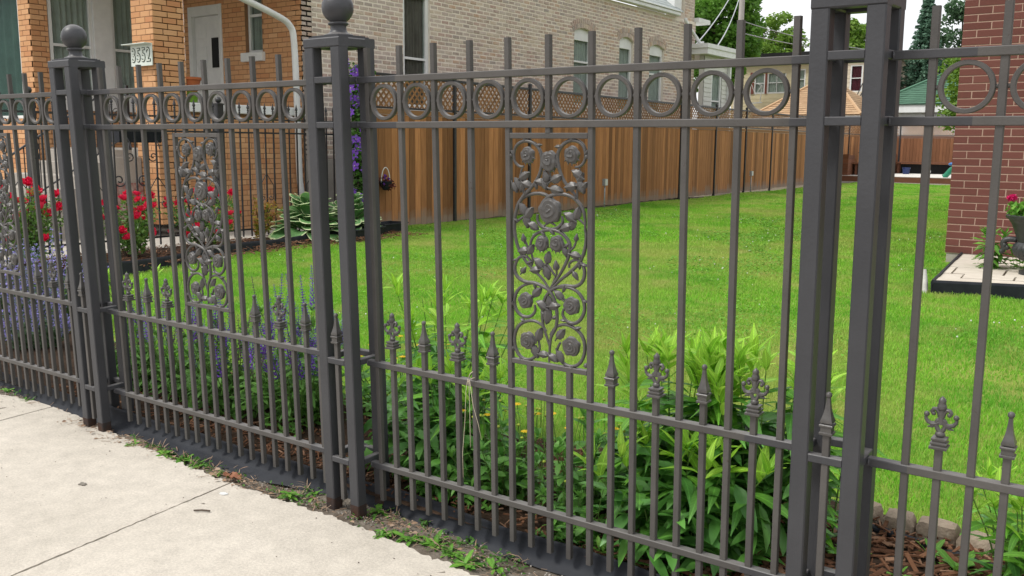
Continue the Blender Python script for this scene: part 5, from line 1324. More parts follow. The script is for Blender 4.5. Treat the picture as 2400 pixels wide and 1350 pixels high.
# ---------------------------------------------------------------- leaves and flowers for the beds
def leaf_mb(l, wd, droop=.25, fold=.18, tip=1.6, base=.6, nx=7, wav=0.0, cup=0.0):
    """leaf along +x from the origin, face up"""
    def fn(i, j):
        t = i; s = 2*j-1; w_ = wd*(math.sin(math.pi*t**base))**(1/tip) if 0 < t < 1 else wd*.03
        w_ = wd*max(.03, (t**base)*(1-t)**(tip*.55)*1.9)
        z = -droop*l*t*t+.10*l*t + fold*w_*abs(s)*(1-.3*t) + wav*wd*math.sin(t*14+s*2)*abs(s) + cup*wd*(s*s)*t
        return (l*t, s*w_, z)
    return MB().grid(fn, nx, 4)
def pose(d, up=(0,0,1), roll=0.0):
    d = Vector(d).normalized(); up = Vector(up); y = up.cross(d)
    if y.length < 1e-4: y = Vector((0,1,0))
    y.normalize(); z = d.cross(y)
    q = Matrix((d, y, z)).transposed().to_quaternion()
    return q @ Matrix.Rotation(roll, 3, 'X').to_quaternion()
PHC = [(.11,.31,.032),(.15,.39,.04),(.20,.47,.05),(.09,.26,.032),(.17,.43,.045)]
M['phlox'] = leafmat('phlox_leaves', PHC, .28, .45, .35, 1)
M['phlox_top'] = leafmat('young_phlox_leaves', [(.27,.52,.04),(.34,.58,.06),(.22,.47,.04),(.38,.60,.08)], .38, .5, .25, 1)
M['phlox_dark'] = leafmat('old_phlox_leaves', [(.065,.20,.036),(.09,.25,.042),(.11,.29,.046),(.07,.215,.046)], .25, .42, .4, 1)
M['stem'] = mat('green_stem', (.10,.20,.03), (.08,.15,.03), rough=.6, scale=10)
ME_PH = {k: [mesh_of(leaf_mb(1, .215, dr, .22, 2.1, .72, nx=9, wav=.05), M[k], True, name='leaf') for dr in (.15,.35,.55)] for k in ('phlox','phlox_top','phlox_dark')}
def clump(name, label, cat, c, n, h, spread, ll, group=None, seed=1, dark=.35, node=.045, lean=.35, hv=.15, cap=290, topm='phlox_top', mid='phlox', low='phlox_dark', meshes=None, ex=1.0, pairs=2, fill=0):
    r = random.Random(seed); meshes = meshes or ME_PH
    t = thing(name, label, cat, (c[0], c[1], .03), group); stems = MB(); cnt = 0; tops = []
    for k in range(n):
        a = r.uniform(0, 6.28); rr_ = spread*math.sqrt(r.random()); bx, by = c[0]+rr_*.55*math.cos(a)*ex, c[1]+rr_*.55*math.sin(a)
        H = h*r.uniform(1-hv, 1+hv*.3); tx, ty = c[0]+rr_*(1+lean)*math.cos(a)*ex, c[1]+rr_*(1+lean)*math.sin(a)
        pts = sm([Vector((bx,by,.02)), Vector((bx+(tx-bx)*.35, by+(ty-by)*.35, H*.55)), Vector((tx,ty,H))], 5)
        ph0 = r.uniform(0,6.28)
        O('stem', MB().tube(pts, [.0035*(1-.6*i/len(pts)) for i in range(len(pts))], 5), M['stem'], t)
        L_ = H; m_ = int(H/node); 
        for q in range(m_):
            f = (q+.8)/m_; 
            if f > 1: break
            P = pts[min(len(pts)-1, int(f*(len(pts)-1)))].lerp(pts[min(len(pts)-1, int(f*(len(pts)-1))+1)], f*(len(pts)-1) % 1)
            if f < .18 and r.random() < .5: continue
            az = ph0+q*(math.pi/2)*(1+.06*r.uniform(-1,1))
            for s in range(pairs):
                if cnt >= cap: break
                el = r.uniform(-.15,.35) if f < .8 else r.uniform(.55,1.1)
                aa = az+s*2*math.pi/pairs+r.uniform(-.2,.2)
                d = (math.cos(aa)*math.cos(el), math.sin(aa)*math.cos(el), math.sin(el))
                sz = ll*r.uniform(.75,1.15)*(1 if f < .75 else 1-.9*(f-.75)/.5)*(.75+.5*f if f < .5 else 1)
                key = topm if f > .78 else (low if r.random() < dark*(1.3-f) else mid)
                I('leaf', r.choice(meshes[key]), t, P, quat=pose(d, roll=r.uniform(-.35,.35)), scale=sz); cnt += 1
        if m_:
            for s in range(4):          # upright tuft at the tip
                if cnt >= cap+20: break
                aa = ph0+s*1.57; el = r.uniform(.9,1.35); d = (math.cos(aa)*math.cos(el), math.sin(aa)*math.cos(el), math.sin(el))
                I('leaf', r.choice(meshes[topm]), t, pts[-1], quat=pose(d, roll=r.uniform(-.3,.3)), scale=ll*r.uniform(.45,.7)); cnt += 1
        tops.append(pts[-1])
    if fill:        # dense shaded foliage low in the clump
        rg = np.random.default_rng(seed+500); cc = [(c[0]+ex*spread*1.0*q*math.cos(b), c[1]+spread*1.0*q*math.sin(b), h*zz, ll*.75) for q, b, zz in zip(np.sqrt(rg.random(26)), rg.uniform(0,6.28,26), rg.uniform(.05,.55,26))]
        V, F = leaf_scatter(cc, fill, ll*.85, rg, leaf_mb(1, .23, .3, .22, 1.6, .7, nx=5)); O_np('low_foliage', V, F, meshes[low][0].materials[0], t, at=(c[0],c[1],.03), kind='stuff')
    return t, tops
PG = 'leafy phlox plants in the bed'
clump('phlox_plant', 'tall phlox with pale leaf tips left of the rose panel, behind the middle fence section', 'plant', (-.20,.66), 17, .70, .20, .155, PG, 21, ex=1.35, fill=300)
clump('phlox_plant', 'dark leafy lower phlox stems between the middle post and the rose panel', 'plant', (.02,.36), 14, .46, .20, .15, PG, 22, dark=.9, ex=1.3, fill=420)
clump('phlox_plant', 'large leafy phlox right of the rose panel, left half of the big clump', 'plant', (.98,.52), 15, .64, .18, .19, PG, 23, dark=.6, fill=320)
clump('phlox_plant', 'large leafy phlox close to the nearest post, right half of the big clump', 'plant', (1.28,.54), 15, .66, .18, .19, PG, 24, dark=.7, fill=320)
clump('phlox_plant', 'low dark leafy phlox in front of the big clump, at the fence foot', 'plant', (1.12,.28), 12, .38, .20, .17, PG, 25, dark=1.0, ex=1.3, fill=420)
clump('phlox_plant', 'phlox stems behind the nearest post, leaning out to its right', 'plant', (1.50,.62), 8, .58, .10, .15, PG, 26, dark=.5)
clump('phlox_plant', 'bright yellow green phlox behind the left end of the salvia section', 'plant', (-2.72,.78), 12, .56, .20, .12, PG, 27, dark=.2, mid='phlox_top')
clump('phlox_plant', 'broad bright leafy weed clump at the right edge, behind the last section', 'plant', (2.13,.60), 11, .34, .13, .13, PG, 28, dark=.3)
clump('phlox_plant', 'tall bright leafy stems at the lower right corner of the picture', 'plant', (2.03,1.02), 6, .26, .10, .11, PG, 29, dark=.2)

# coreopsis: small ovate leaves, wiry stalks with yellow buttons
M['core'] = leafmat('coreopsis_leaves', [(.11,.29,.055),(.145,.35,.06),(.18,.42,.075),(.085,.24,.05)], .35, .45, .4)
M['yellow'] = mat('yellow_petals', (.82,.60,.02), (.74,.48,.012), rough=.6, scale=60, rnd=.15, trans=.2)
M['bud'] = mat('green_yellow_buds', (.34,.40,.04), (.25,.34,.04), rough=.6, scale=60, rnd=.2)
MC = {'core': [mesh_of(leaf_mb(1, .27, dr, .15, 1.1, .75), M['core'], True, name='leaf') for dr in (.2,.5)]}
def coreopsis(label, c, n, h, spread, seed, buds, ybuds, group, ll=.075, cap=280):
    r = random.Random(seed)
    t, tops = clump('coreopsis_plant', label, 'plant', c, n, h, spread, ll, group, seed, node=.028, meshes=MC, topm='core', mid='core', low='core', cap=cap, hv=.3, fill=260)
    for k in range(buds+ybuds):
        a = r.uniform(0,6.28); q = spread*1.1*math.sqrt(r.random()); x, y = c[0]+q*math.cos(a)*1.4, c[1]+q*math.sin(a)
        z = h+r.uniform(.02,.16); pts = sm([Vector((x*.9+c[0]*.1,y*.9+c[1]*.1,h*.6)), Vector((x,y,(h*.6+z)/2)), Vector((x+r.uniform(-.03,.03),y+r.uniform(-.03,.03),z))], 4)
        stk = O('flower_stalk', MB().tube(pts, .0013, 4), M['stem'], t)
        P = pts[-1]
        if k < buds: O('bud', MB().sphere(P, .0068, 8, 6, (1,1,.7)), M['bud'], stk, smooth=True)
        else:
            fm = MB().sphere(P, .008, 8, 6, (1,1,.6))
            for s in range(10):
                aa = s*.628+r.uniform(-.1,.1); fm.add(leaf_mb(.018,.008,.3,.1,.8,.6,3), Matrix.Translation(P) @ Matrix.Rotation(aa,4,'Z') @ Matrix.Rotation(-.15,4,'Y'))
            O('flower', fm, M['yellow'], stk, smooth=True)
    return t
CG = 'coreopsis plants with yellow buttons'
coreopsis('coreopsis with small yellow buds under the rose panel, left part', (.36,.30), 20, .27, .15, 31, 18, 5, CG)
coreopsis('coreopsis with small yellow buds under the rose panel, right part', (.66,.42), 20, .30, .16, 32, 22, 3, CG)
coreopsis('yellow flowering coreopsis beyond the phlox, by the middle post', (-.74,.86), 12, .28, .20, 33, 3, 9, CG)
coreopsis('low leafy coreopsis at the foot of the fence just right of the middle post', (.12,.20), 9, .15, .10, 34, 0, 0, CG, ll=.06)
coreopsis('low leafy coreopsis under the third rail, right of the rose panel', (.78,.16), 9, .17, .10, 35, 4, 0, CG, ll=.065)

# salvia: grey green leaves and violet flower spikes
M['salvia'] = leafmat('salvia_leaves', [(.10,.26,.05),(.14,.32,.06),(.18,.39,.075),(.09,.21,.05)], .3, .55, .3)
M['violet'] = mat('violet_flowers', (.17,.065,.46), (.10,.035,.27), rough=.7, scale=40, rnd=.3, trans=.2)
M['violet_dark'] = mat('spent_salvia', (.15,.08,.15), (.09,.055,.08), rough=.8, scale=40, rnd=.3)
MS = {'salvia': [mesh_of(leaf_mb(1, .25, dr, .2, 1.4, .6, wav=.08), M['salvia'], True, name='leaf') for dr in (.2,.5)]}
def spike_mb(l, r0, seed, dens=1.0):
    r = random.Random(seed); m = MB().tube([(0,0,0),(0,0,l)], [.0018,.0008], 4); n = int(l/.011)
    for k in range(n):
        z = l*(k+.3)/n; rr_ = r0*(1-.75*(k/n)**1.3)
        for q in range(6):
            a = q*1.047+k*.5+r.uniform(-.2,.2)
            P = Vector((math.cos(a)*rr_*.75, math.sin(a)*rr_*.75, z)); s = rr_*r.uniform(.45,.8)
            d = Vector((math.cos(a), math.sin(a), .6)).normalized()*s; b = Vector((-math.sin(a), math.cos(a), 0))*s*.5
            n0 = len(m.v); m.v += [tuple(P-d*.4), tuple(P+b), tuple(P+d), tuple(P-b)]; m.f.append((n0,n0+1,n0+2,n0+3))
    return m
ME_SPK = [mesh_of(spike_mb(.20, .0185, s), M['violet'], name='flower_spike') for s in range(4)]
ME_SPD = [mesh_of(spike_mb(.20, .0135, s+9), M['violet_dark'], name='flower_spike') for s in range(3)]
def salvia(label, c, n, h, spread, seed, spikes, cap=230):
    r = random.Random(seed)
    t, tops = clump('salvia_plant', label, 'plant', c, n, h, spread, .085, 'violet salvia plants in the bed', seed, node=.032, meshes=MS, topm='salvia', mid='salvia', low='salvia', cap=cap, hv=.3, fill=520)
    for k in range(spikes):
        a = r.uniform(0,6.28); q = spread*1.15*math.sqrt(r.random()); x, y = c[0]+q*math.cos(a)*1.2, c[1]+q*math.sin(a); z0 = h*r.uniform(.55,1.02)
        O('stalk', MB().tube([(c[0]+(x-c[0])*.5, c[1]+(y-c[1])*.5, h*.2),(x,y,z0)], .0018, 4), M['stem'], t)
        d = Vector((r.uniform(-.22,.22), r.uniform(-.22,.22), 1)).normalized()
        I('flower_spike', r.choice(ME_SPK if r.random() < .7 else ME_SPD), t, (x,y,z0-.005), quat=Vector((0,0,1)).rotation_difference(d), scale=r.uniform(.7,1.35))
salvia('violet salvia nearest the middle post', (-.98,.46), 17, .46, .22, 41, 26, 290)
salvia('violet salvia in the middle of the left section', (-1.42,.42), 17, .42, .22, 42, 22, 290)
salvia('violet salvia behind the small rose panel', (-1.86,.46), 17, .40, .22, 43, 20, 290)
salvia('violet salvia nearest the left post', (-2.28,.44), 14, .36, .20, 44, 9, 290)
salvia('violet salvia at the back of the bed, next to the lawn', (-1.30,.80), 12, .52, .22, 45, 24, 200)

# catmint: haze of blue violet flowers
M['catmint'] = mat('catmint_flowers', (.38,.34,.72), (.27,.24,.56), rough=.8, scale=40, rnd=.25, trans=.25)
M['catmint_leaf'] = leafmat('catmint_leaves', [(.10,.16,.09),(.13,.20,.11),(.08,.13,.07)], .3, .7, .2)
def catmint(label, c, h, rx, n, seed):
    r = random.Random(seed); t = thing('catmint_plant', label, 'plant', (c[0],c[1],.03), 'blue catmint clumps'); rng = np.random.default_rng(seed)
    fl_, lf, stm = [], [], MB()
    for k in range(n):
        a = r.uniform(0,6.28); q = math.sqrt(r.random()); H = h*r.uniform(.55,1.05)*(1-.35*q*q)
        p0 = Vector((c[0]+rx*.3*q*math.cos(a), c[1]+rx*.3*q*math.sin(a), .02)); p1 = Vector((c[0]+rx*q*math.cos(a), c[1]+rx*q*math.sin(a), H))
        stm.tube([p0, p0.lerp(p1,.5)+Vector((0,0,.05)), p1], .0022, 3, cap=False)
        for s in range(7):
            P = p0.lerp(p1, .56+.07*s); fl_.append((P.x,P.y,P.z,.022*(1.15-.1*s)))
        for s in range(4): P = p0.lerp(p1, .15+.12*s); lf.append((P.x,P.y,P.z,.035))
    O('stems', stm, M['stem'], t, kind='stuff')
    V, F = leaf_cloud(fl_, n*62, .0085, rng); O_np('flowers', V, F, M['catmint'], t, at=(c[0],c[1],.03), kind='stuff')
    V, F = leaf_cloud(lf, n*40, .018, rng); O_np('foliage', V, F, M['catmint_leaf'], t, at=(c[0],c[1],.03), kind='stuff')
catmint('blue catmint clump left of the left fence post', (-4.25,1.0), .80, .42, 90, 51)
catmint('blue catmint clump at the far left edge', (-5.05,.95), .78, .42, 80, 52)
catmint('low blue catmint in front, by the foot of the left section', (-3.65,.55), .46, .28, 50, 53)

# red roses
M['rose_leaf'] = leafmat('rose_leaves', [(.07,.16,.03),(.10,.22,.04),(.13,.26,.045),(.19,.30,.055)], .3, .4, .45)
M['rose_red'] = mat('rose_petals', (.80,.022,.095), (.66,.010,.055), rough=.5, scale=30, rnd=.2, trans=.2)
def bloom_mb(seed):
    r = random.Random(seed); m = MB()
    for ring, (n, el, l) in enumerate(((3,1.25,.7),(5,.95,.9),(6,.6,1.05),(6,.2,1.1))):
        for k in range(n):
            m.add(leaf_mb(l, .42, -.25, .1, .8, .8, 4, cup=.5), Matrix.Rotation(k*6.283/n+ring*.5+r.uniform(-.2,.2),4,'Z') @ Matrix.Rotation(-el,4,'Y'))
    return m
ME_BLOOM = [mesh_of(bloom_mb(s), M['rose_red'], True, name='bloom') for s in range(3)]
def rose_bush(label, c, h, rx, blooms, seed, n_leaf=2400):
    r = random.Random(seed); rng = np.random.default_rng(seed); t = thing('rose_bush', label, 'shrub', (c[0],c[1],.05), 'red rose bushes'); cen = []; cn_ = MB(); tops = []
    for k in range(16):
        a = r.uniform(0,6.28); q = math.sqrt(r.random()); H = h*r.uniform(.6,1.0); p0 = Vector((c[0]+.05*math.cos(a), c[1]+.05*math.sin(a), .03)); p1 = Vector((c[0]+rx*q*math.cos(a), c[1]+rx*q*math.sin(a), H))
        pm = p0.lerp(p1,.5)+Vector((0,0,.06)); cn_.tube(sm([p0,pm,p1],3), [.008,.007,.006,.006,.005,.004,.003], 5)
        tops.append(p1)
        for s in range(6): P = p0.lerp(p1, .30+.13*s); cen.append((P.x,P.y,P.z,.095))
    O('canes', cn_, M['bark'], t); V, F = leaf_cloud(cen, n_leaf, .026, rng); O_np('foliage', V, F, M['rose_leaf'], t, at=(c[0],c[1],.05), kind='stuff')
    for k in range(blooms):
        if k < len(tops): P = tops[k]+Vector((r.uniform(-.03,.03), r.uniform(-.03,.03), .03))
        else:
            a = r.uniform(-2.2,.6); P = Vector((c[0]+rx*.95*math.cos(a), c[1]+rx*.95*math.sin(a), h*r.uniform(.3,.9)))
        d = Vector((r.uniform(-.4,.8), r.uniform(-.9,.2), r.uniform(.3,1))).normalized()
        I('bloom', r.choice(ME_BLOOM), t, P, quat=Vector((0,0,1)).rotation_difference(d), scale=r.uniform(.050,.072))
rose_bush('red rose bush left of the left post, above the catmint', (-7.55,2.45), .92, .46, 32, 61)
rose_bush('red rose bush just right of the left post', (-7.42,3.60), .76, .40, 23, 62)
rose_bush('red rose bush behind the small rose panel', (-7.55,4.72), .74, .44, 25, 63)
# shrub with yellow and coppery young leaves
M['copper'] = leafmat('coppery_leaves', [(.28,.10,.035),(.34,.26,.03),(.16,.25,.03),(.40,.16,.06),(.20,.28,.035)], .35)
sb = thing('shrub', 'small shrub with yellow and coppery young leaves left of the hosta', 'shrub', (-7.75,5.75,.05)); cn_ = MB(); cen = []
for k in range(12):
    a = R.uniform(0,6.28); q = R.random(); p0 = Vector((-7.75,5.75,.04)); p1 = Vector((-7.75+.30*q*math.cos(a), 5.75+.34*q*math.sin(a), R.uniform(.3,.62)))
    cn_.tube([p0, p0.lerp(p1,.5)+Vector((0,0,.03)), p1], .005, 4)
    for s in range(4): P = p0.lerp(p1,.4+.2*s); cen.append((P.x,P.y,P.z,.075))
O('canes', cn_, M['bark'], sb); V, F = leaf_cloud(cen, 620, .032, np.random.default_rng(64)); O_np('foliage', V, F, M['copper'], sb, at=(-7.75,5.75,.05), kind='stuff')

# hosta with cream edged leaves: each leaf a green blade with a cream margin
M['hosta'] = leafmat('hosta_green', [(.14,.31,.11),(.18,.37,.13),(.12,.27,.095),(.16,.34,.12)], .25, .45, .4)
M['hosta_edge'] = mat('hosta_cream_margin', (.66,.72,.42), (.54,.64,.34), rough=.5, scale=10, trans=.25)
def hosta_leaf(seed):
    r = random.Random(seed); me = bpy.data.meshes.new('hosta_leaf'); nx, ny = 12, 16; m = MB(); dr = r.uniform(.25,.6)
    def fn(i, j):
        t = i; s = 2*j-1; w_ = .52*max(.02, (t**.55)*(1-t)**.62*1.75)
        return (t, s*w_, .30*t-dr*t*t*1.1+.16*w_*abs(s)*2*(1-t)+.012*math.cos(s*16)+.02*math.sin(t*9+s*3)*abs(s))
    m.grid(fn, nx, ny); me.from_pydata(m.v, [], m.f); me.materials.append(M['hosta']); me.materials.append(M['hosta_edge'])
    for k, p in enumerate(me.polygons):
        i, j = divmod(k, ny); p.use_smooth = True
        if j in (0, ny-1) or i == nx-1: p.material_index = 1
    me.update(); return me
ME_HOSTA = [hosta_leaf(s) for s in range(5)]
def hosta(label, c, n, size, h, seed):
    r = random.Random(seed); t = thing('hosta_plant', label, 'plant', (c[0],c[1],.05), 'cream edged hostas')
    for k in range(n):
        f = k/n; a = k*2.399+r.uniform(-.2,.2); el = .15+1.0*f+r.uniform(-.15,.15); rr_ = size*.55*(1-f)+.03; z = .08+h*f*.75
        P = Vector((c[0]+rr_*math.cos(a), c[1]+rr_*math.sin(a), z)); d = (math.cos(a)*math.cos(el), math.sin(a)*math.cos(el), math.sin(el)*.8)
        lf = I('leaf', r.choice(ME_HOSTA), t, P, quat=pose(d, roll=r.uniform(-.25,.25)), scale=size*r.uniform(.55,.85)*(1-.25*f))
        if k % 3 == 0: O('leaf_stalk', MB().tube([(c[0],c[1],.03), (c[0]+rr_*.5*math.cos(a), c[1]+rr_*.5*math.sin(a), z*.7), P], .006, 5), M['stem'], t)
hosta('large cream edged hosta left of and behind the middle post', (-7.72,6.62), 80, .50, .56, 71)
hosta('cream edged hosta seen through and right of the middle post', (-7.72,7.42), 64, .44, .52, 72)

# clematis on the first fence post
M['clem_leaf'] = leafmat('clematis_leaves', [(.05,.14,.025),(.075,.19,.03),(.10,.23,.04),(.04,.11,.02)], .35, .5, .35)
M['clem'] = mat('clematis_petals', (.24,.08,.58), (.16,.05,.44), rough=.6, scale=30, rnd=.2, trans=.25)
M['clem_eye'] = mat('clematis_eye', (.55,.50,.42), (.4,.35,.3), rough=.7)
def clem_mb():
    m = MB()
    for k in range(6): m.add(leaf_mb(1, .36, .25, .12, 1.1, .7, 5, wav=.05), Matrix.Rotation(k*1.047,4,'Z') @ Matrix.Rotation(-.2,4,'Y'))
    return m
ME_CLEM = mesh_of(clem_mb(), M['clem'], True, name='flower'); ME_EYE = mesh_of(MB().sphere((0,0,.06), .14, 8, 5, (1,1,.7)), M['clem_eye'], True, name='flower_eye')
cm = thing('clematis', 'purple clematis climbing the first black post of the board fence', 'climber', (-8.0,7.95,.05)); cen = []; vn = MB()
for k in range(7):
    pts = [Vector((-7.98+.05*math.sin(z*3+k)+R.uniform(-.03,.03), 7.92+.12*math.sin(z*2.1+k*2), z)) for z in np.linspace(.05, 2.5, 9)]
    vn.tube(sm(pts,2), .006, 4)
    for P in sm(pts,3): cen.append((P.x,P.y,P.z,.16))
O('vines', vn, M['bark'], cm); V, F = leaf_cloud(cen, 5200, .036, np.random.default_rng(73)); O_np('foliage', V, F, M['clem_leaf'], cm, at=(-8,7.95,.05), kind='stuff')
for k in range(66):
    a = R.uniform(-2.6,.5); z = R.uniform(.55,2.5) if k > 8 else R.uniform(2.2,2.6); P = Vector((-7.98+.19*math.cos(a)*R.uniform(.7,1.1), 7.92+.24*math.sin(a)*R.uniform(.6,1.1), z)); d = Vector((math.cos(a)+.5, math.sin(a)-.6, .25)).normalized()
    f = I('flower', ME_CLEM, cm, P, quat=Vector((0,0,1)).rotation_difference(d), scale=R.uniform(.06,.085))
    e = bpy.data.objects.new('flower_eye', ME_EYE); COL.objects.link(e); e.parent = f
# hanging basket with dark red leaves on the board fence
hb = thing('hanging_basket', 'small basket with a white hoop and purple flowers hung on the board fence', 'basket', (-7.92,8.42,.70))
O('hoop', MB().tube([(-7.92, 8.42+.10*math.cos(a), .78+.24*math.sin(a)) for a in np.linspace(0, math.pi, 14)], .007, 5), M['white_paint'], hb)
O('basket', MB().lathe([(.04,.66),(.09,.72),(.11,.80),(.10,.80)], n=14, c=(-7.92,8.42,0)), M['edging'], hb, smooth=50)
M['dark_red'] = leafmat('dark_red_leaves', [(.12,.02,.03),(.16,.04,.03),(.07,.03,.03)], .3)
V, F = leaf_cloud([(-7.92,8.42,.80,.13),(-7.90,8.46,.74,.12)], 160, .03, np.random.default_rng(75)); O_np('foliage', V, F, M['dark_red'], hb, at=(-7.92,8.42,.7), kind='stuff')
for k in range(7): I('flower', ME_CLEM, hb, (-7.86+R.uniform(-.04,.04), 8.40+R.uniform(-.08,.08), .80+R.uniform(-.08,.10)), quat=pose((0,-.3,1)), scale=.026)

# geranium in the urn, weeds on the pavers
M['ger'] = leafmat('geranium_leaves', [(.12,.32,.04),(.16,.38,.05),(.20,.42,.06)], .35); M['pink'] = mat('pink_petals', (.72,.02,.19), (.6,.012,.14), rough=.6, scale=30, rnd=.2, trans=.2)
gn = thing('geranium', 'pink geranium growing in the dark urn', 'plant', (UX,UY,.66)); V, F = leaf_cloud([(UX+.2*math.cos(a),UY+.2*math.sin(a),.78,.12) for a in np.linspace(0,6.2,9)]+[(UX,UY,.84,.16)], 700, .038, np.random.default_rng(76))
O_np('foliage', V, F, M['ger'], gn, at=(UX,UY,.66), kind='stuff')
for p in ((UX-.265,UY-.06,.905),(UX-.02,UY-.1,.98),(UX+.2,UY,.95)):
    V, F = leaf_cloud([(p[0],p[1],p[2],.048)], 190, .016, np.random.default_rng(int(p[2]*1000))); O_np('flower_head', V, F, M['pink'], gn, at=p, kind='stuff')
    O('stalk', MB().tube([(p[0],p[1],p[2]-.02),(p[0]*.6+UX*.4,p[1],p[2]-.16)], .004, 4), M['stem'], gn)
M['weed'] = leafmat('weed_leaves', [(.12,.30,.04),(.16,.36,.05),(.09,.24,.035),(.20,.40,.06)], .35, .5, .3, 1)
MW = {'weed': [mesh_of(leaf_mb(1, .20, dr, .15, 1.2, .7, wav=.12), M['weed'], True, name='leaf') for dr in (.2,.5)]}
clump('weed_plant', 'tall bright weed growing between the pavers by the red wall', 'weed', (.86,8.55), 7, .52, .10, .17, None, 81, node=.05, meshes=MW, topm='weed', mid='weed', low='weed', cap=140, pairs=3)
clump('weed_plant', 'broad leafy weed on the pavers between the tall weed and the urn', 'weed', (1.08,8.75), 7, .32, .16, .13, None, 82, node=.06, meshes=MW, topm='weed', mid='weed', low='weed', cap=90)
# little rosette weeds in the strip by the sidewalk and in the mulch
def rosette(label, x, y, z, n, l, seed, el0=.35, group='small weeds along the sidewalk edge'):
    r = random.Random(seed); t = thing('weed', label, 'weed', (x,y,z), group)
    for k in range(n):
        a = r.uniform(0,6.28); el = r.uniform(.05,el0+.4*(k/n)); d = (math.cos(a)*math.cos(el), math.sin(a)*math.cos(el), math.sin(el))
        I('leaf', r.choice(MW['weed']), t, (x+r.uniform(-.02,.02), y+r.uniform(-.015,.015), z+r.uniform(0,.006)), quat=pose(d, roll=r.uniform(-.3,.3)), scale=l*r.uniform(.6,1.1))
WD = [(-2.97,.012,10,.05,'tiny weed at the far left end of the soil strip'),(-2.69,-.002,7,.04,'tiny weed between the left picture edge and the left post'),(-1.53,-.095,16,.035,'weeds in the leaf litter right of the left post'),
 (-1.29,-.085,30,.05,'spreading weed patch in the strip left of the sidewalk joint'),(-1.16,-.088,18,.07,'flat broad leaved weed in the strip left of the sidewalk joint'),(-1.04,-.088,26,.045,'small leaved weed patch nearest left of the sidewalk joint'),(-.88,-.10,14,.035,'tiny weeds at the sidewalk joint'),
 (-.44,-.082,24,.06,'weed rosette left of the middle post foot'),(-.36,-.02,8,.05,'upright small weed against the edging, left of the middle post'),(-.03,.012,14,.065,'upright weed against the edging, right of the middle post'),
 (.14,-.125,18,.05,'flat weed at the slab edge right of the middle post'),(.24,-.10,16,.055,'weed patch in the strip below the middle section, left end'),(.35,-.09,22,.065,'dandelion like weed in the strip below the middle section'),(.44,-.11,16,.05,'weed patch in the strip below the middle section, centre'),(.53,-.135,20,.065,'weed at the bottom edge of the picture'),(.62,-.10,12,.05,'small weed at the bottom edge, by the bare soil')]
for i, (x, y, n, l, lb) in enumerate(WD): rosette(lb, x, y, GZ-.006, n, l, 90+i)
for i, (x, y, n, l, lb) in enumerate([(1.78,.50,9,.06,'seedling in the mulch under the last section, left'),(1.83,.74,12,.07,'young leafy seedling in front of the edging stones'),(1.62,.55,12,.09,'seedling in the mulch right of the nearest post'),(1.72,.32,14,.08,'leafy seedling low in the mulch at the bottom right picture edge'),(1.93,.66,14,.09,'larger seedling in the mulch below the sunk stone'),(-.30,.16,10,.06,'seedling behind the edging left of the middle post'),(.93,.10,12,.05,'small leafy weed behind the edging below the right clump')]):
    rosette(lb, x, y, .035, n, l, 120+i, .9, 'seedlings in the mulch')
# dry litter: stems, leaf bits along the strip
M['litter'] = mat('dry_litter', (.3,.2,.13), None, rough=1, scale=20, ramp=[(.26,.18,.12),(.38,.28,.20),(.18,.11,.07),(.45,.36,.28),(.24,.13,.08)])
m = MB(); r = random.Random(5)
for cx, cy, n, sx, sy in ((-2.0,-.06,60,.10,.03),(-1.52,-.08,110,.16,.03),(-.70,-.105,80,.14,.025),(-.2,-.08,40,.2,.03),(.05,-.03,50,.1,.03),(.4,-.10,60,.3,.03),(-2.7,0,30,.3,.02),(-1.1,-.10,40,.3,.02)):
    for k in range(n):
        x, y = r.gauss(cx,sx), r.gauss(cy,sy); a = r.uniform(0,6.28); l = r.uniform(.012,.05); z = GZ+r.uniform(-.004,.010)
        if r.random() < .65: m.tube([(x,y,z),(x+l*math.cos(a),y+l*math.sin(a),z+r.uniform(-.003,.008))], .0011, 4)
        else: m.add(leaf_mb(l*.6, l*.22, .1, .4, 1, .7, 3), Matrix.Translation((x,y,z)) @ Matrix.Rotation(a,4,'Z') @ Matrix.Rotation(r.uniform(-.5,.5),4,'X'))
o = O('leaf_litter', m, M['litter'], kind='stuff'); o['label'] = 'dry stems and crumbled leaves along the sidewalk edge'
m = MB()
for k in range(900):
    x = r.uniform(-3,1.6); y = float(np.interp(x, [p[0] for p in EP], [p[1] for p in EP]))-r.uniform(.01,.15); m.sphere((x,y,GZ-.006+r.uniform(-.003,.004)), r.uniform(.0015,.005), 5, 3)
o = O('gravel', m, M['foundation'], kind='stuff'); o['label'] = 'fine grit in the soil strip'
dl = O('dry_leaf', MB().add(leaf_mb(.07,.035,.2,.5,1,.7,6,wav=.2), Matrix.Translation((-.80,-.115,GZ+.006)) @ Matrix.Rotation(.5,4,'Z')).add(leaf_mb(.05,.028,.2,.6,1,.7,6,wav=.2), Matrix.Translation((-.80,-.115,GZ+.006)) @ Matrix.Rotation(2.2,4,'Z')), mat('brown_leaf', (.30,.13,.07), (.22,.09,.05), rough=.8, scale=30), smooth=True)
tag(dl, 'curled brown dead leaf at the end of the sidewalk joint', 'leaf')
tw_ = O('twig', MB().tube([(-.60,-.42,GZ+.006),(-.575,-.40,GZ+.007),(-.545,-.385,GZ+.006)], .0035, 5), M['bark']); tag(tw_, 'short dark twig lying on the sidewalk right of the joint', 'twig')

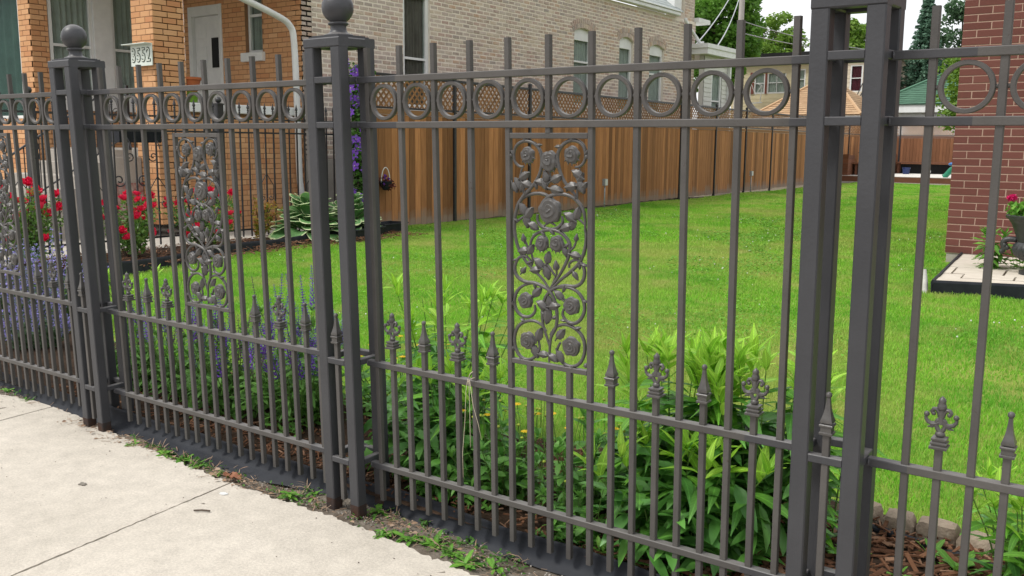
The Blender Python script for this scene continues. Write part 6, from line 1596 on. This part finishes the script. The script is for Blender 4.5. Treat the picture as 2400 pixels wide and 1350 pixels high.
m = MB(); r = random.Random(77)
for k in range(200):
    x, y = r.uniform(-3.2,1.4), r.uniform(-1.7,-.16); s_ = r.choice((.0010,.0014,.0018,.0024))
    m.sphere((x,y,GZ+.0015), s_*r.uniform(.7,1.4), 5, 3, (r.uniform(.8,2.2),1,.5))
o = O('grit', m, M['bark'], kind='stuff'); o['label'] = 'dark specks of grit scattered on the sidewalk'
def splat(label, x, y, rr_, mt, seed):
    r = random.Random(seed); n = 18; pts = [(x+rr_*r.uniform(.6,1.15)*math.cos(6.283*k/n)*1.3, y+rr_*r.uniform(.6,1.15)*math.sin(6.283*k/n)) for k in range(n)]
    tag(O('stain', MB().poly(pts, GZ+.0005, GZ+.0035), mt), label, 'stain')
splat('small white paint splash on the sidewalk near the joint end', -.66, -.235, .016, M['white_paint'], 1)
M['gum'] = mat('old_gum', (.22,.20,.17), (.17,.155,.13), rough=.9, scale=60)
splat('flattened grey gum spot on the left sidewalk slab', -1.22, -.52, .016, M['gum'], 2)
splat('flattened dark gum spot at the bottom edge of the sidewalk', -.02, -.86, .014, M['gum'], 3)

# ragged strip of tiny weeds and grass between slab and edging
rg = np.random.default_rng(210); cc = []
for cx, n_, sx in ((-2.9,8,.12),(-2.6,6,.08),(-1.5,14,.10),(-1.22,30,.12),(-1.02,22,.08),(-.82,8,.10),(-.46,22,.09),(-.30,10,.08),(.02,12,.05),(.20,20,.10),(.36,26,.10),(.50,26,.10),(.62,18,.06)):
    for k in range(n_):
        x = rg.normal(cx, sx); yb = float(np.interp(x, [p[0] for p in EP], [p[1] for p in EP])); ys = back_edge(x)
        y = ys+.015+(max(.02, yb-ys-.02))*rg.random(); cc.append((x, y, GZ+.004, .016))
V, F = leaf_scatter(cc, 760, .020, rg, leaf_mb(1, .30, .3, .2, 1.0, .7, nx=4), flat=.35, zmin=GZ-.008)
o = O_np('ground_weeds', V, F, M['clem_leaf'], at=(-.8,-.08,GZ), kind='stuff'); o['label'] = 'ragged mat of tiny weeds between sidewalk and edging'
V, F = leaf_scatter([(c[0],c[1],GZ+.002,.02) for c in cc[::2]], 420, .045, rg, leaf_mb(1, .04, .25, .2, 1.0, .5, nx=4), flat=.9, zmin=GZ-.008)
o = O_np('dry_grass', V, F, M['litter'], at=(-.8,-.08,GZ), kind='stuff'); o['label'] = 'dry grass blades among the weeds beside the sidewalk'
